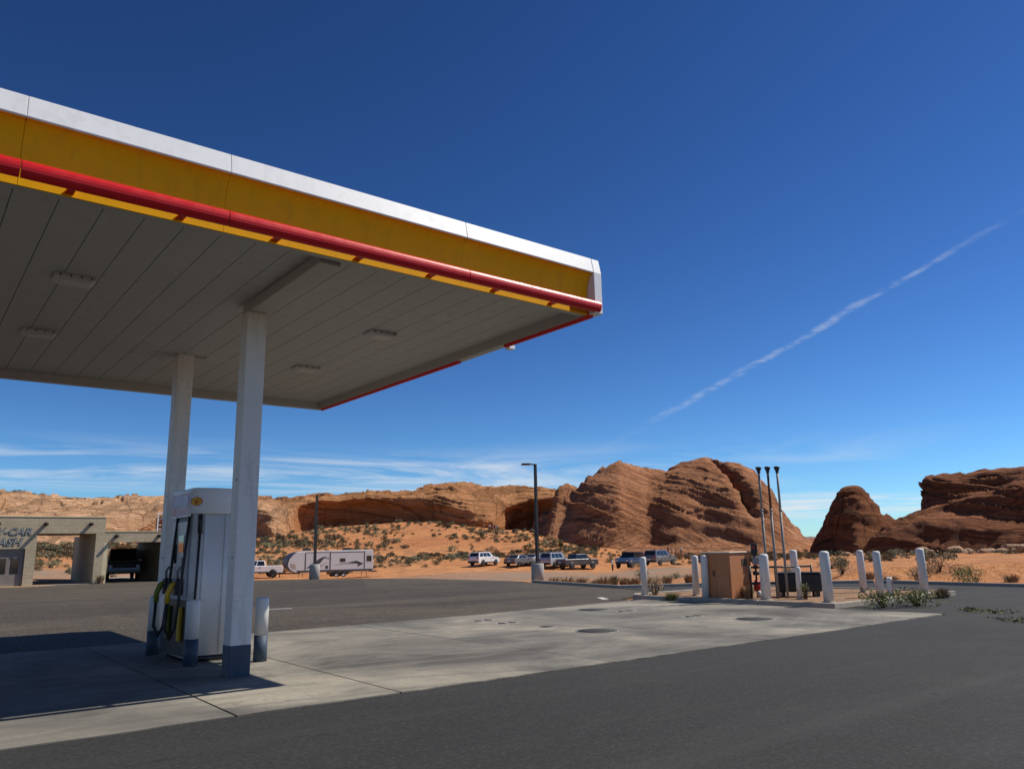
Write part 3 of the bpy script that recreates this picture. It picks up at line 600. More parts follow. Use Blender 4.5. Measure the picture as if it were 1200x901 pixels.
# soffit planks running front to back, small reveal between them
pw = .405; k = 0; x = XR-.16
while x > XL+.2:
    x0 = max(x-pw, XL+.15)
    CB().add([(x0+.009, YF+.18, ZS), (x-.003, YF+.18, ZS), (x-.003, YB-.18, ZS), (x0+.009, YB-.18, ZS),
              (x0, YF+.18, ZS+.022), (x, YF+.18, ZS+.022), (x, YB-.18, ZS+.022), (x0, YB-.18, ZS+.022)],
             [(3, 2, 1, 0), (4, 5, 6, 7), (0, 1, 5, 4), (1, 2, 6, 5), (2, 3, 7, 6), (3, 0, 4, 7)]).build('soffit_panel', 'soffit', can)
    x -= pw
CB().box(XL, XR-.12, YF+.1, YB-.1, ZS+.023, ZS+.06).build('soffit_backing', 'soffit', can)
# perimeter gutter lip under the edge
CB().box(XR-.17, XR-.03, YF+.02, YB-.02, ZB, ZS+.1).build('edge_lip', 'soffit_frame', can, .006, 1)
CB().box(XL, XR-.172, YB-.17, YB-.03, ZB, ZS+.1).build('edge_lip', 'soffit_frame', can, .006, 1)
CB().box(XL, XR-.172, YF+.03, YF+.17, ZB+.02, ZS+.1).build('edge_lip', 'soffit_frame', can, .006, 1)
# front fascia: panels with joints at x seams
N = YF-.16
def cove(n=10): # yellow concave curve from nose down and back
    return [(N+.012+(YF-.012-N)*math.sin(q*math.pi/2)**1.0*1.0, 5.625-(.37)*(1-math.cos(q*math.pi/2))) for q in [i/n for i in range(n+1)]]
seams = [XL, -4.9, .55, 2.45, 5.55, 7.84]
for i in range(len(seams)-1):
    a, b = seams[i]+.0018, seams[i+1]-.0018
    CB().prism([(N, 5.63), (N+.012, 5.615), (YF+.12, 5.615), (YF+.12, ZT-.02), (N+.07, ZT), (N+.05, ZT)], a, b, 'x').build('top_strip', 'white_metal', can, .004, 1)
    c = cove(); poly = c+[(YF+.1, 5.255), (YF+.1, 5.613), (N+.013, 5.613)]
    CB().prism(poly, a, b, 'x').build('fascia_panel', 'yellow', can)
    CB().prism([(YF, 5.252), (YF, ZB), (YF+.025, ZB), (YF+.025, 5.252)], a, b, 'x').build('lower_strip', 'yellow', can)
def bar_profile(cy, cz, s=1): # half-round bar section, (horizontal, z)
    return [(cy+s*.06*math.cos(q), cz+.085*math.sin(q)) for q in [math.pi*.5+math.pi*i/8 for i in range(9)]]+[(cy+s*.02, cz-.085), (cy+s*.045, cz-.05), (cy+s*.045, cz+.05), (cy+s*.02, cz+.085)]
BZ = 5.10
for a, b in ((XL, .545), (.555, 2.44), (2.45, 5.55), (5.56, 7.93)):
    CB().prism(bar_profile(YF-.155, BZ), a, b, 'x').build('red_bar', 'red', can)
x = 7.1
while x > -2:
    CB().box(x-.035, x+.035, YF-.115, YF+.0, BZ-.075, BZ-.045).build('bar_bracket', 'red', can); x -= 1.02
# white corner cap
CB().prism([(N, 5.63), (N-.002, ZB), (YF+.12, ZB), (YF+.12, ZT-.02), (N+.07, ZT), (N+.05, ZT)], 7.844, XR, 'x').build('corner_cap', 'white_metal', can, .006, 1)
# right side fascia
CB().box(XR-.05, XR, YF+.122, YB, ZB+.01, ZT-.01).build('side_fascia', 'white_metal', can)
for a, b in ((YF-.02, 10.2), (11.6, YB-.25)):
    CB().prism([(XR+(YF-.155-p[0])*1.0+.0, p[1]) for p in bar_profile(YF-.155+.115, 5.035)][::-1], a, b, 'y').build('side_bar', 'red', can)
CB().box(XR+.002, XR+.12, 10.24, 10.36, 4.97, 5.03).box(XR+.002, XR+.05, 10.26, 10.33, 5.03, 5.12).build('loose_bracket', 'white_metal', can)
CB().box(XL, XR-.052, YB-.028, YB, ZB, ZT-.02).build('rear_fascia', 'white_metal', can)
# columns
for (cx_, cy_) in ((3.80, 10.89), (3.85, 14.6), (-5.6, 10.89), (-5.6, 14.6)):
    col_ = CB().box(cx_-.14, cx_+.14, cy_-.14, cy_+.14, 0.013, ZS-.16 if cy_ < 12 else ZS).build('column', 'column_white', can, .012, 2)
    CB().box(cx_-.144, cx_+.144, cy_-.144, cy_+.144, 0.014, .42).build('painted_base', 'base_blue', col_, .012, 2)
    for z in (1.55, 2.6): CB().lathe([(.012, 0), (.012, .012)], 8, (cx_-.153, cy_-.05, z), 'x').build('bolt', 'galvanised', col_)
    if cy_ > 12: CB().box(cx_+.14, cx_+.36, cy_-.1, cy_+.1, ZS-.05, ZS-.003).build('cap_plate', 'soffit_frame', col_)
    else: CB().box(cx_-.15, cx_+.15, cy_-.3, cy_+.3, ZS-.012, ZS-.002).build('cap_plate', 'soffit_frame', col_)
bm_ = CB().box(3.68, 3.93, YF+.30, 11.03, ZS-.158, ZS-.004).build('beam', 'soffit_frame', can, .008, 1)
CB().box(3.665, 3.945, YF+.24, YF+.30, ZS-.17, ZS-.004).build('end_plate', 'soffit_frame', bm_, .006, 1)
# flat lights under the soffit
for i, (lx, ly, lb) in enumerate(((1.5, 11.13, 'leftmost front flat light fixture under the canopy soffit'), (1.5, 14.23, 'leftmost rear flat light fixture under the canopy soffit'),
                             (6.05, 11.24, 'front flat light fixture right of the columns under the canopy'), (6.05, 14.24, 'rear flat light fixture right of the columns under the canopy'))):
    r = thing('canopy_light', lb, 'light', (lx, ly, ZS-.075), 0, 'flat lights under the canopy')
    MB().prism([(-.19, 0), (.19, 0), (.24, .035), (.24, .073), (-.24, .073), (-.24, .035)], -.16, .16, 'y').build('housing', 'pale_grey', r, .008, 1)
    MB().box(-.155, .155, -.125, .125, -.008, 0).build('lens', 'lens', r, .004, 1)
    for bx in (-.18, -.06, .06, .18): MB().cyl((bx, -.168, .045), .012, .008, 8, 'y').build('bolt', 'black_metal', r)
# ------------------------------------------------------------------ pump and its bollards
G = .016
pm = thing('fuel_pump', 'tall white fuel pump with rounded header between the canopy columns', 'fuel pump', (3.985, 13.22, G)); pm.scale = (1.22, 1, 1)
def rrect(hx, hy, r, n=6):
    out = []
    for (cx_, cy_, a0) in ((hx-r, hy-r, 0), (-hx+r, hy-r, 90), (-hx+r, -hy+r, 180), (hx-r, -hy+r, 270)):
        for i in range(n+1): a = rad(a0+90*i/n); out.append((cx_+r*math.cos(a), cy_+r*math.sin(a)))
    return out
def sprism(poly, z0, z1):
    m_ = MB(); n = len(poly); m_.add([(p[0], p[1], z) for z in (z0, z1) for p in poly], [(i, (i+1) % n, (i+1) % n+n, i+n) for i in range(n)], 0, True)
    m_.f += [tuple(reversed(range(n))), tuple(range(n, 2*n))]; m_.m += [0, 0]; m_.sm += [False, False]; return m_
sprism(rrect(.255, .555, .03), 0, .09).build('plinth', 'black_metal', pm)
body = sprism(rrect(.27, .57, .10), .09, 2.2).build('cabinet', 'pump_white', pm)
for sx in (-.125, .135): # pilaster ribs on the end
    sprism([(p[0]*.22+sx, p[1]) for p in rrect(.1, .585, .02)], .10, 2.19).build('end_rib', 'pump_white', body)
hd = [(-.30, .56), (-.30, -.50)]+[(.30*math.sin(a), -.50-.14*math.cos(a)) for a in [rad(-90+180*i/16) for i in range(1, 16)]]+[(.30, -.50), (.30, .56)]
header = sprism(hd[::-1], 2.2, 2.60).build('header', 'pump_white', pm, .012, 2)
sg = MB().box(-.316, -.301, -.49, .5, 2.16, 2.56).build('sign_panel', 'white_metal', header)
MB().box(-.321, -.3165, -.46, .47, 2.19, 2.53).build('poster', 'sign_pink', sg)
MB().box(-.3245, -.3215, -.40, .34, 2.33, 2.50).build('poster_panel', 'sign_blue', sg)
MB().cyl((-.325, .36, 2.26), .06, .003, 16, 'x').build('poster_spot', 'red', sg)
# scallop-shell emblem on the header end
ang = rad(-58); ec = Vector((.30*math.sin(ang), -.50-.14*math.cos(ang), 2.385)); en = Vector((math.sin(ang)*.14, -math.cos(ang)*.30, 0)).normalized()
et = Vector((en.y*-1, en.x, 0)); et = et if et.dot(Vector((1, 0, 0))) > 0 else -et
def shell(sc, off, fluted=True):
    pts = []
    for i in range(33):
        a = rad(200-220*i/32); rr = 1.0+(.05*abs(math.sin(i/32*math.pi*7)) if fluted else 0)
        pts.append((rr*math.cos(a), rr*math.sin(a)*.95))
    pts += [(.36, -.86), (-.36, -.86)]
    c0 = ec+en*off; v = [c0+et*(p[0]*sc)+Vector((0, 0, p[1]*sc)) for p in pts]; v2 = [q+en*.003 for q in v]; n = len(v)
    return MB().add(v+v2, [tuple(range(n)), tuple(reversed(range(n, 2*n)))]+[(i, (i+1) % n, (i+1) % n+n, i+n) for i in range(n)])
em = shell(.072, .008).build('emblem', 'red', header); shell(.062, .012).build('emblem_face', 'handle_yellow', em)
for i in range(5):
    a = rad(90-26*(i-2)); c0 = ec+en*.0165
    p0 = c0+Vector((0, 0, -.04)); p1 = c0+et*(math.cos(a)*.05)+Vector((0, 0, math.sin(a)*.048)); MB().tube([p0, p1], .0022, 5).build('emblem_rib', 'red', em)
# pump face towards the left bay: screen, keypad, nozzles, hoses
fx = -.272
face = MB().box(fx-.035, fx, -.42, .42, .95, 2.1).build('face_panel', 'pale_grey', pm, .02, 2)
MB().box(fx-.042, fx-.036, -.26, .02, 1.62, 1.88).build('screen', 'glass_dark', face)
MB().box(fx-.045, fx-.036, -.24, -.02, 1.30, 1.54).build('keypad', 'grey_plastic', face)
for i in range(4):
    for j in range(3): MB().box(fx-.05, fx-.0455, -.22+j*.065, -.175+j*.065, 1.31+i*.055, 1.35+i*.055).build('key', 'pale_grey', face)
MB().box(fx-.05, fx-.036, .1, .3, 1.45, 1.75).build('card_reader', 'black_metal', face)
MB().box(fx-.012, fx-.002, -.5, .5, .10, .90).build('lower_door', 'black_metal', pm)
for (ny, hm) in ((-.30, 'handle_yellow'), (.34, 'handle_green')):
    nz = MB().box(fx-.13, fx-.036, ny-.07, ny+.07, .98, 1.22).build('nozzle_boot', 'black_metal', pm, .02, 2)
    MB().tube([(fx-.10, ny, 1.18), (fx-.16, ny, 1.12), (fx-.20, ny, 1.0), (fx-.20, ny, .86)], [.03, .038, .036, .03], 10).build('nozzle_grip', hm, nz)
    MB().tube([(fx-.09, ny, 1.2), (fx-.10, ny, 1.33), (fx-.06, ny, 1.40)], .018, 8).build('spout', 'galvanised', nz)
    MB().box(fx-.06, fx-.013, ny-.045, ny+.045, .3, .80).build('hose_guard', hm, pm, .015, 2)
    MB().tube([(fx-.03, ny-.16, 2.18), (fx-.06, ny-.17, 1.7), (fx-.09, ny-.17, 1.1), (fx-.12, ny-.13, .5), (fx-.16, ny-.05, .34), (fx-.21, ny, .5), (fx-.20, ny, .86)], .019, 8).build('hose', 'black_rubber', pm)
MB().tube([(-.2, -.59, 2.19), (-.2, -.60, 1.9)], .03, 8).tube([(-.2, -.60, 1.9), (-.21, -.605, 1.2), (-.22, -.61, .5)], .016, 8).build('end_hose', 'black_rubber', pm)
def pump_bollard(x, y, lb, h=.93):
    r = thing('pump_bollard', lb, 'bollard', (x, y, G), 0, 'painted bollards round the pump')
    MB().lathe([(.098, .38), (.098, h-.03), (.09, h-.012), (.07, h), (.001, h+.004)], 20).build('post', 'column_white', r)
    MB().lathe([(.0995, 0), (.0995, .378)], 20).build('painted_base', 'base_blue', r)
pump_bollard(3.62, 12.30, 'white bollard with dark blue base in front of the pump nozzles')
pump_bollard(3.56, 14.16, 'white bollard with dark blue base beyond the pump, farthest of three')
pump_bollard(4.56, 12.05, 'white bollard with dark base just right of the near canopy column')
# ------------------------------------------------------------------ tank lids in the pad
def lid(x, y, r_, lb, ring=True):
    o = thing('tank_lid', lb, 'manhole cover', (x, y, .0165), 0, 'round tank covers in the concrete pad')
    MB().lathe([(r_, 0), (r_, .006), (r_*.93, .0065), (r_*.93, .004)], 32, cap=False).build('rim', 'galvanised', o)
    MB().lathe([(r_*.92, 0), (r_*.92, .0055), (r_*.2, .007), (.001, .007)], 32).build('cover', 'lid_metal', o)
lid(10.99, 11.46, .42, 'large dark round tank cover in the middle of the concrete pad'); lid(15.0, 10.71, .43, 'large dark round tank cover nearest the tan cabinet')
lid(14.58, 15.33, .42, 'large dark round tank cover at the back of the concrete pad'); lid(10.88, 12.83, .16, 'small dark round cover beside the middle tank cover')
def fill_lid(x, y, lb):
    o = thing('fill_cover', lb, 'fill cover', (x, y, .0165), 0, 'small fill covers in the concrete pad')
    MB().box(-.28, .28, -.17, .17, 0, .004).build('surround', 'lid_paint', o)
    for dx_ in (-.13, .14): MB().lathe([(.1, .0045), (.1, .012), (.001, .014)], 16, (dx_, 0, 0)).build('cap', 'lid_metal', o)
fill_lid(10.79, 14.96, 'pale small fill cover plate near the back of the pad, left of another'); fill_lid(10.78, 14.05, 'dark small fill cover plate near the back of the pad, middle')
fill_lid(14.72, 14.30, 'worn rectangular fill cover plate in front of the island kerb, left'); fill_lid(14.65, 12.11, 'rectangular fill cover plate in front of the tan cabinet')
# ------------------------------------------------------------------ equipment island
IZ = .10
def bollard(x, y, lb, h=1.22, r_=.12, tilt=(0, 0), z=IZ):
    r_ = r_*.85; q_ = random.Random(lb); tilt = (q_.uniform(-1.3, 1.3), q_.uniform(-1.3, 1.3))
    o = thing('white_bollard', lb, 'bollard', (x, y, z), 0, 'white bollards on the island')
    MB().lathe([(r_, -.03), (r_, h-.06), (r_*.93, h-.025), (r_*.6, h), (.001, h+.008)], 20).build('post', 'bollard_white', o)
    MB().lathe([(r_*1.35, -.02), (r_*1.3, .02), (r_*1.02, .03)], 20, cap=False).build('footing', 'kerb_concrete', o)
    o.rotation_euler = (rad(tilt[0]), rad(tilt[1]), 0)
bollard(18.75, 17.35, 'white bollard standing alone at the left end of the island, beside a dry bush', 1.18)
bollard(19.62, 16.04, 'white bollard left of the tan cabinet, back one of two', 1.2); bollard(18.86, 15.07, 'white bollard left of the tan cabinet, front one of two', 1.22)
bollard(19.22, 13.28, 'thick white bollard just right of the tan cabinet in front of the first vent pipe', 1.24, .15)
bollard(20.0, 12.75, 'short thin white bollard in front of the black tank', .88, .085)
bollard(19.35, 11.50, 'thick white bollard at the right corner of the black tank', 1.30, .15)
bollard(23.9, 13.0, 'white bollard behind the others, third from the right end of the island', 1.27, .125); bollard(21.95, 11.46, 'white bollard beside the small pale marker post', 1.26, .125)
bollard(24.55, 11.45, 'rightmost white bollard on the island kerb', 1.30, .14); bollard(24.0, 15.4, 'white bollard behind the black tank, partly hidden', 1.3, .14)
o = thing('marker_post', 'short pale marker post with brown front leaning beside a white bollard', 'marker', (22.5, 11.45, IZ), rad(10))
MB().prism([(-.10, -.02), (.10, -.02), (.075, .5), (.0, .54), (-.075, .5)], -.06, .06, 'y').build('post', 'bollard_white', o, .01, 1); MB().box(-.06, .06, -.067, -.061, .02, .46).build('brown_face', 'rust', o)
# tan cabinet
o = thing('utility_cabinet', 'large tan steel utility cabinet behind the kerb of the island', 'cabinet', (19.45, 14.72, IZ))
MB().box(-.50, .50, -.50, .50, 0, 1.27).build('body', 'tan_steel', o, .012, 1); lidm = MB().box(-.53, .53, -.53, .53, 1.272, 1.31).build('lid', 'tan_edge', o, .01, 1)
MB().box(-.508, -.502, -.45, -.01, .08, 1.2).build('door', 'tan_steel', o); dr = MB().box(-.508, -.502, .01, .45, .08, 1.2).build('door', 'tan_steel', o)
MB().box(-.535, -.509, .05, .09, .62, .78).build('handle', 'rust', dr); MB().box(.05, .3, -.508, -.502, .9, 1.1).build('vent_louvre', 'rust', o)
# vent pipes
for i, (x, y, lb, mt) in enumerate(((19.80, 13.60, 'leftmost tall grey vent pipe with flared cap', 'galvanised'), (19.98, 13.42, 'middle tall vent pipe with dark weathered upper section', 'rust'), (20.18, 13.24, 'rightmost tall grey vent pipe with flared cap', 'galvanised'))):
    o = thing('vent_pipe', lb, 'vent pipe', (x, y, IZ), 0, 'tall vent pipes on the island'); H = 3.55
    MB().tube([(0, 0, -.03), (0, 0, H-1.1)], .036, 12).build('lower_pipe', 'galvanised', o); MB().tube([(0, 0, H-1.1), (0, 0, H)], .033, 12).build('upper_pipe', mt, o)
    MB().lathe([(.045, H-1.13), (.045, H-1.05)], 12).build('coupling', 'galvanised', o)
    MB().lathe([(.045, H-.02), (.045, H+.03), (.085, H+.13), (.085, H+.17), (.001, H+.175)], 16).build('vent_cap', 'black_metal', o)
# rack rails carrying the pipes
o = thing('pipe_rack', 'low dark pipe rail bracing the vent pipes behind the bollards', 'rail', (20.2, 13.5, IZ))
for z in (.42, .86): MB().tube([(-.75, .42, z), (.98, -.45, z)], .028, 8).build('rail', 'black_metal', o)
for q in ((-.75, .42), (.98, -.45), (-.05, .06)): MB().tube([(q[0], q[1], -.03), (q[0], q[1], .90)], .03, 8).build('leg', 'black_metal', o)
# black tank in a steel cradle
o = thing('black_tank', 'low black steel tank box behind the short bollard', 'tank', (21.05, 13.42, IZ), rad(-46))
MB().box(-.60, .60, -.26, .26, .14, .66).build('body', 'black_metal', o, .04, 2); MB().box(-.63, .63, -.29, .29, .662, .69).build('lid', 'black_metal', o, .01, 1)
for q in (-.48, .48): MB().box(q-.05, q+.05, -.22, .22, -.02, .139).build('skid', 'black_metal', o)
MB().box(.35, .5, -.28, -.262, .3, .45).build('data_plate', 'black_metal', o)
# valve stand beside the cabinet
o = thing('valve_stand', 'narrow stack of black and red valves and gauges beside the tan cabinet', 'equipment', (20.02, 14.12, IZ), rad(-52)); o.scale = (.72, .72, .95)
MB().tube([(0, 0, -.02), (0, 0, 1.45)], .04, 10).build('riser', 'black_metal', o)
MB().box(-.13, .12, -.1, .1, 1.28, 1.62).build('control_box', 'black_metal', o, .02, 1); MB().cyl((-.03, -.115, 1.5), .045, .014, 14, 'y').build('gauge', 'red', o)
MB().box(-.12, .16, -.1, .1, .98, 1.2).build('meter', 'grey_plastic', o, .03, 2); MB().lathe([(.10, .85), (.11, .9), (.10, .96)], 16).build('red_flange', 'tail_red', o)
MB().lathe([(.12, .66), (.13, .72), (.12, .78)], 16).build('black_flange', 'black_metal', o); MB().lathe([(.10, .18), (.13, .26), (.13, .44), (.06, .52)], 16).build('red_valve', 'tail_red', o)
MB().lathe([(.05, .02), (.085, .06), (.085, .16), (.03, .2)], 14, (.06, -.12, 0)).build('white_jug', 'bollard_white', o); MB().tube([(.13, 0, .2), (.16, 0, 1.1)], .014, 6).build('conduit', 'bollard_white', o)
# ------------------------------------------------------------------ lamp posts
def lamp(x, y, z, H, lb, head=1, sc=1.0):
    o = thing('lamp_post', lb, 'lamp post', (x, y, z), 0, 'dark lamp posts on concrete footings')
    MB().lathe([(.31, -.15), (.31, .83), (.285, .88), (.001, .885)], 28).build('footing', 'lamp_concrete', o)
    MB().box(-.17, .17, -.17, .17, .886, .91).build('base_plate', 'bronze_metal', o)
    for q in ((-.12, -.12), (.12, -.12), (.12, .12), (-.12, .12)): MB().cyl((q[0], q[1], .91), .018, .05, 6).build('anchor_bolt', 'galvanised', o)
    MB().add([(a*s_, b*s_, zz) for zz, s_ in ((.9, .075), (H, .06)) for a, b in ((-1, -1), (1, -1), (1, 1), (-1, 1))], [(3, 2, 1, 0), (4, 5, 6, 7), (0, 1, 5, 4), (1, 2, 6, 5), (2, 3, 7, 6), (3, 0, 4, 7)]).build('pole', 'bronze_metal', o, .008, 1)
    if head:
        d = Vector((-.80, .60, 0)); n = Vector((-d.y, d.x, 0))
        h = MB().tube([(0, 0, H-.1), d*.12+Vector((0, 0, H-.02)), d*.26+Vector((0, 0, H))], .035, 8).build('arm', 'bronze_metal', o)
        v = []
        for zz, s_ in ((H-.05, 1), (H+.035, .8)):
            for a, b in ((.22, -.15), (.72, -.15), (.72, .15), (.22, .15)): v.append(d*((a-.47)*s_+.47)+n*(b*s_)+Vector((0, 0, zz)))
        lh = MB().add(v, [(3, 2, 1, 0), (4, 5, 6, 7), (0, 1, 5, 4), (1, 2, 6, 5), (2, 3, 7, 6), (3, 0, 4, 7)]).build('lamp_head', 'bronze_metal', o, .012, 1)
        v = [d*a+n*b+Vector((0, 0, H-.058)) for a, b in ((.3, -.1), (.66, -.1), (.66, .1), (.3, .1))]; MB().add(v+[q+Vector((0, 0, .006)) for q in v], [(3, 2, 1, 0), (4, 5, 6, 7), (0, 1, 5, 4), (1, 2, 6, 5), (2, 3, 7, 6), (3, 0, 4, 7)]).build('lens', 'lens', lh)
lamp(25.1, 30.2, 0, 5.75, 'tall dark lamp post on a round concrete footing near the parked cars')
lamp(20.6, 46.1, 0, 5.1, 'dark lamp post on a round concrete footing in front of the travel trailer', 0)
# ------------------------------------------------------------------ car wash
YW = 53.0
cw = thing('car_wash', 'drive-through car wash of tan block with log beam ends and a low open bay', 'building', (7.5, YW, 0)); WO = Vector((7.5, YW, 0))
class WB(MB):
    def build(s, name, mats, parent=None, bevel=0.0, seg=2, loc=None, rotz=None):
        s.v = [tuple(Vector(v)-WO) for v in s.v]; return MB.build(s, name, mats, parent, bevel, seg, loc, rotz)
D1 = 5.4; zb_ = -.3; T1 = 3.86
fw = MB
def wallbox(x0, x1, y0, y1, z0, z1, name='wall', mt='block_wall', par=None): return WB().box(x0, x1, y0, y1, z0, z1).build(name, mt, par or cw)
wallbox(-4.0, 4.70, YW, YW+.3, zb_, T1); wallbox(6.10, 6.62, YW, YW+.3, zb_, T1); wallbox(4.702, 6.098, YW, YW+.3, 2.08, T1)
wallbox(6.622, 9.668, YW, YW+.3, 2.93, T1); wallbox(9.67, 10.15, YW, YW+.3, zb_, T1)
wallbox(9.67, 9.97, YW+.302, YW+D1, zb_, T1-.3, 'side_wall'); wallbox(6.32, 6.62, YW+.302, YW+D1, zb_, T1-.3, 'side_wall'); wallbox(-4, -3.7, YW+.302, YW+D1, zb_, T1-.3, 'side_wall')
wallbox(-4.0, 6.32, YW+D1, YW+D1+.25, zb_, T1-.1, 'rear_wall'); wallbox(6.32, 9.97, YW+D1+.002, YW+D1+.25, 2.95, T1-.1, 'rear_wall')
WB().box(-4, 9.97, YW+.302, YW+D1-.002, T1-.3, T1-.12).build('roof', 'kerb_concrete', cw)
WB().box(-4.03, 10.18, YW-.03, YW+.33, T1+.002, T1+.06).build('parapet_cap', 'cream_stucco_lit_pier', cw, .01, 1)
WB().box(6.6, 9.69, YW-.03, YW+D1+.3, -.15, .02).build('bay_floor', 'kerb_concrete', cw)
dr = WB().box(4.72, 6.08, YW+.16, YW+.22, .03, 2.07).build('door', 'brown_door', cw)
for q in (4.86, 5.46): WB().box(q, q+.38, YW+.148, YW+.158, .7, 1.55).build('pane', 'glass_dark', dr)
WB().box(4.70, 6.1, YW-.02, YW+.3, -.1, .025).build('threshold', 'cream_stucco_lit_pier', dr)
WB().box(5.98, 6.03, YW+.12, YW+.159, .95, 1.1).build('handle', 'galvanised', dr)
def viga(x, y, z, L=.62): WB().lathe([(.001, -L), (.095, -L), (.11, 0)], 12, (x, y, z), 'y', cap=False).build('beam_end', 'viga_wood', cw)
for x in (2.3, 4.66, 6.98, 9.32): viga(x, YW, 3.47, .5)
# low bay
T2 = 3.02; Y2 = YW+.02
wallbox(10.152, 10.38, Y2, Y2+.3, zb_, 2.40, 'pier', 'cream_stucco_lit_pier'); wallbox(10.152, 14.3, Y2, Y2+.3, 2.402, T2); wallbox(13.55, 14.3, Y2, Y2+.3, zb_, 2.40, 'pier')  # left pier gets the paler colour to paint in sunlight on its face
wallbox(14.05, 14.3, Y2+.302, Y2+9, zb_, T2-.3, 'side_wall'); wallbox(9.972, 10.17, Y2+.302, Y2+9, zb_, T2-.3, 'side_wall')
WB().box(9.972, 14.3, Y2+.302, Y2+9, T2-.298, T2-.12).build('roof', 'kerb_concrete', cw); WB().box(10.16, 14.33, Y2-.03, Y2+.33, T2+.002, T2+.05).build('parapet_cap', 'cream_stucco_lit_pier', cw)
for x in (10.78, 13.22): viga(x, Y2, 2.77, .42)
fr = WB().box(13.1, 13.16, Y2+.1, Y2+.16, T2+.05, 4.2).box(13.16, 13.9, Y2+.1, Y2+.16, 4.14, 4.2).build('roof_ladder', 'white_metal', cw)
WB().tube([(13.14, Y2+.13, 3.7), (13.7, Y2+.13, 4.14)], .025, 6).build('brace', 'white_metal', fr)
for z in (3.2, 3.45): WB().tube([(13.16, Y2+.13, z), (13.34, Y2+.13, z)], .018, 6).build('rung', 'white_metal', fr)
def lettering(txt, size, x, z, depth, off, mt, name, par):
    c = bpy.data.curves.new('t', 'FONT'); c.body = txt; c.size = size; c.shear = .28; c.extrude = depth; c.offset = off; c.space_character = 1.05; c.resolution_u = 3
    tmp = bpy.data.objects.new('t', c); COL.objects.link(tmp); bpy.context.view_layer.update()
    me = bpy.data.meshes.new_from_object(tmp.evaluated_get(bpy.context.evaluated_depsgraph_get())); bpy.data.objects.remove(tmp)
    me.materials.clear(); me.materials.append(M[mt]); o = link(name, me, par); o.rotation_euler = (rad(90), 0, 0); o.location = (x-WO.x, -.012-depth, z); return o
for (txt, sz, x, z) in (('RV-CAR', .56, 4.25, 2.86), ('WASH', .60, 4.06, 2.27)):
    a = lettering(txt, sz, x, z, .008, .022, 'letter_dark', 'lettering', cw); b = lettering(txt, sz, x, z, .004, -.004, 'letter_grey', 'letter_face', cw)
    b.location.y = -.034
# ------------------------------------------------------------------ vehicles
def quadplate(pts, th, mt, name, par):
    """thin plate from 4+ points, thickened along its normal"""
    p = [Vector(q) for q in pts]; n = (p[1]-p[0]).cross(p[2]-p[0]).normalized()*th; k = len(p)
    return MB().add(p+[q+n for q in p], [tuple(reversed(range(k))), tuple(range(k, 2*k))]+[(i, (i+1) % k, (i+1) % k+k, i+k) for i in range(k)]).build(name, mt, par)
def wheel(par, x, y, r_, side, w_=.21, rim='pale_grey'):
    o = MB().lathe([(r_*.62, -w_/2), (r_*.93, -w_/2), (r_, -w_/3), (r_, w_/3), (r_*.93, w_/2), (r_*.62, w_/2)], 20, (x, y, r_), 'y', cap=False).build('tyre', 'black_rubber', par)
    h = MB().lathe([(.001, side*w_*.36), (r_*.2, side*w_*.40), (r_*.26, side*w_*.33), (r_*.6, side*w_*.36), (r_*.64, side*w_*.5)], 16, (x, y, r_), 'y', cap=False).build('rim', rim, o); return o
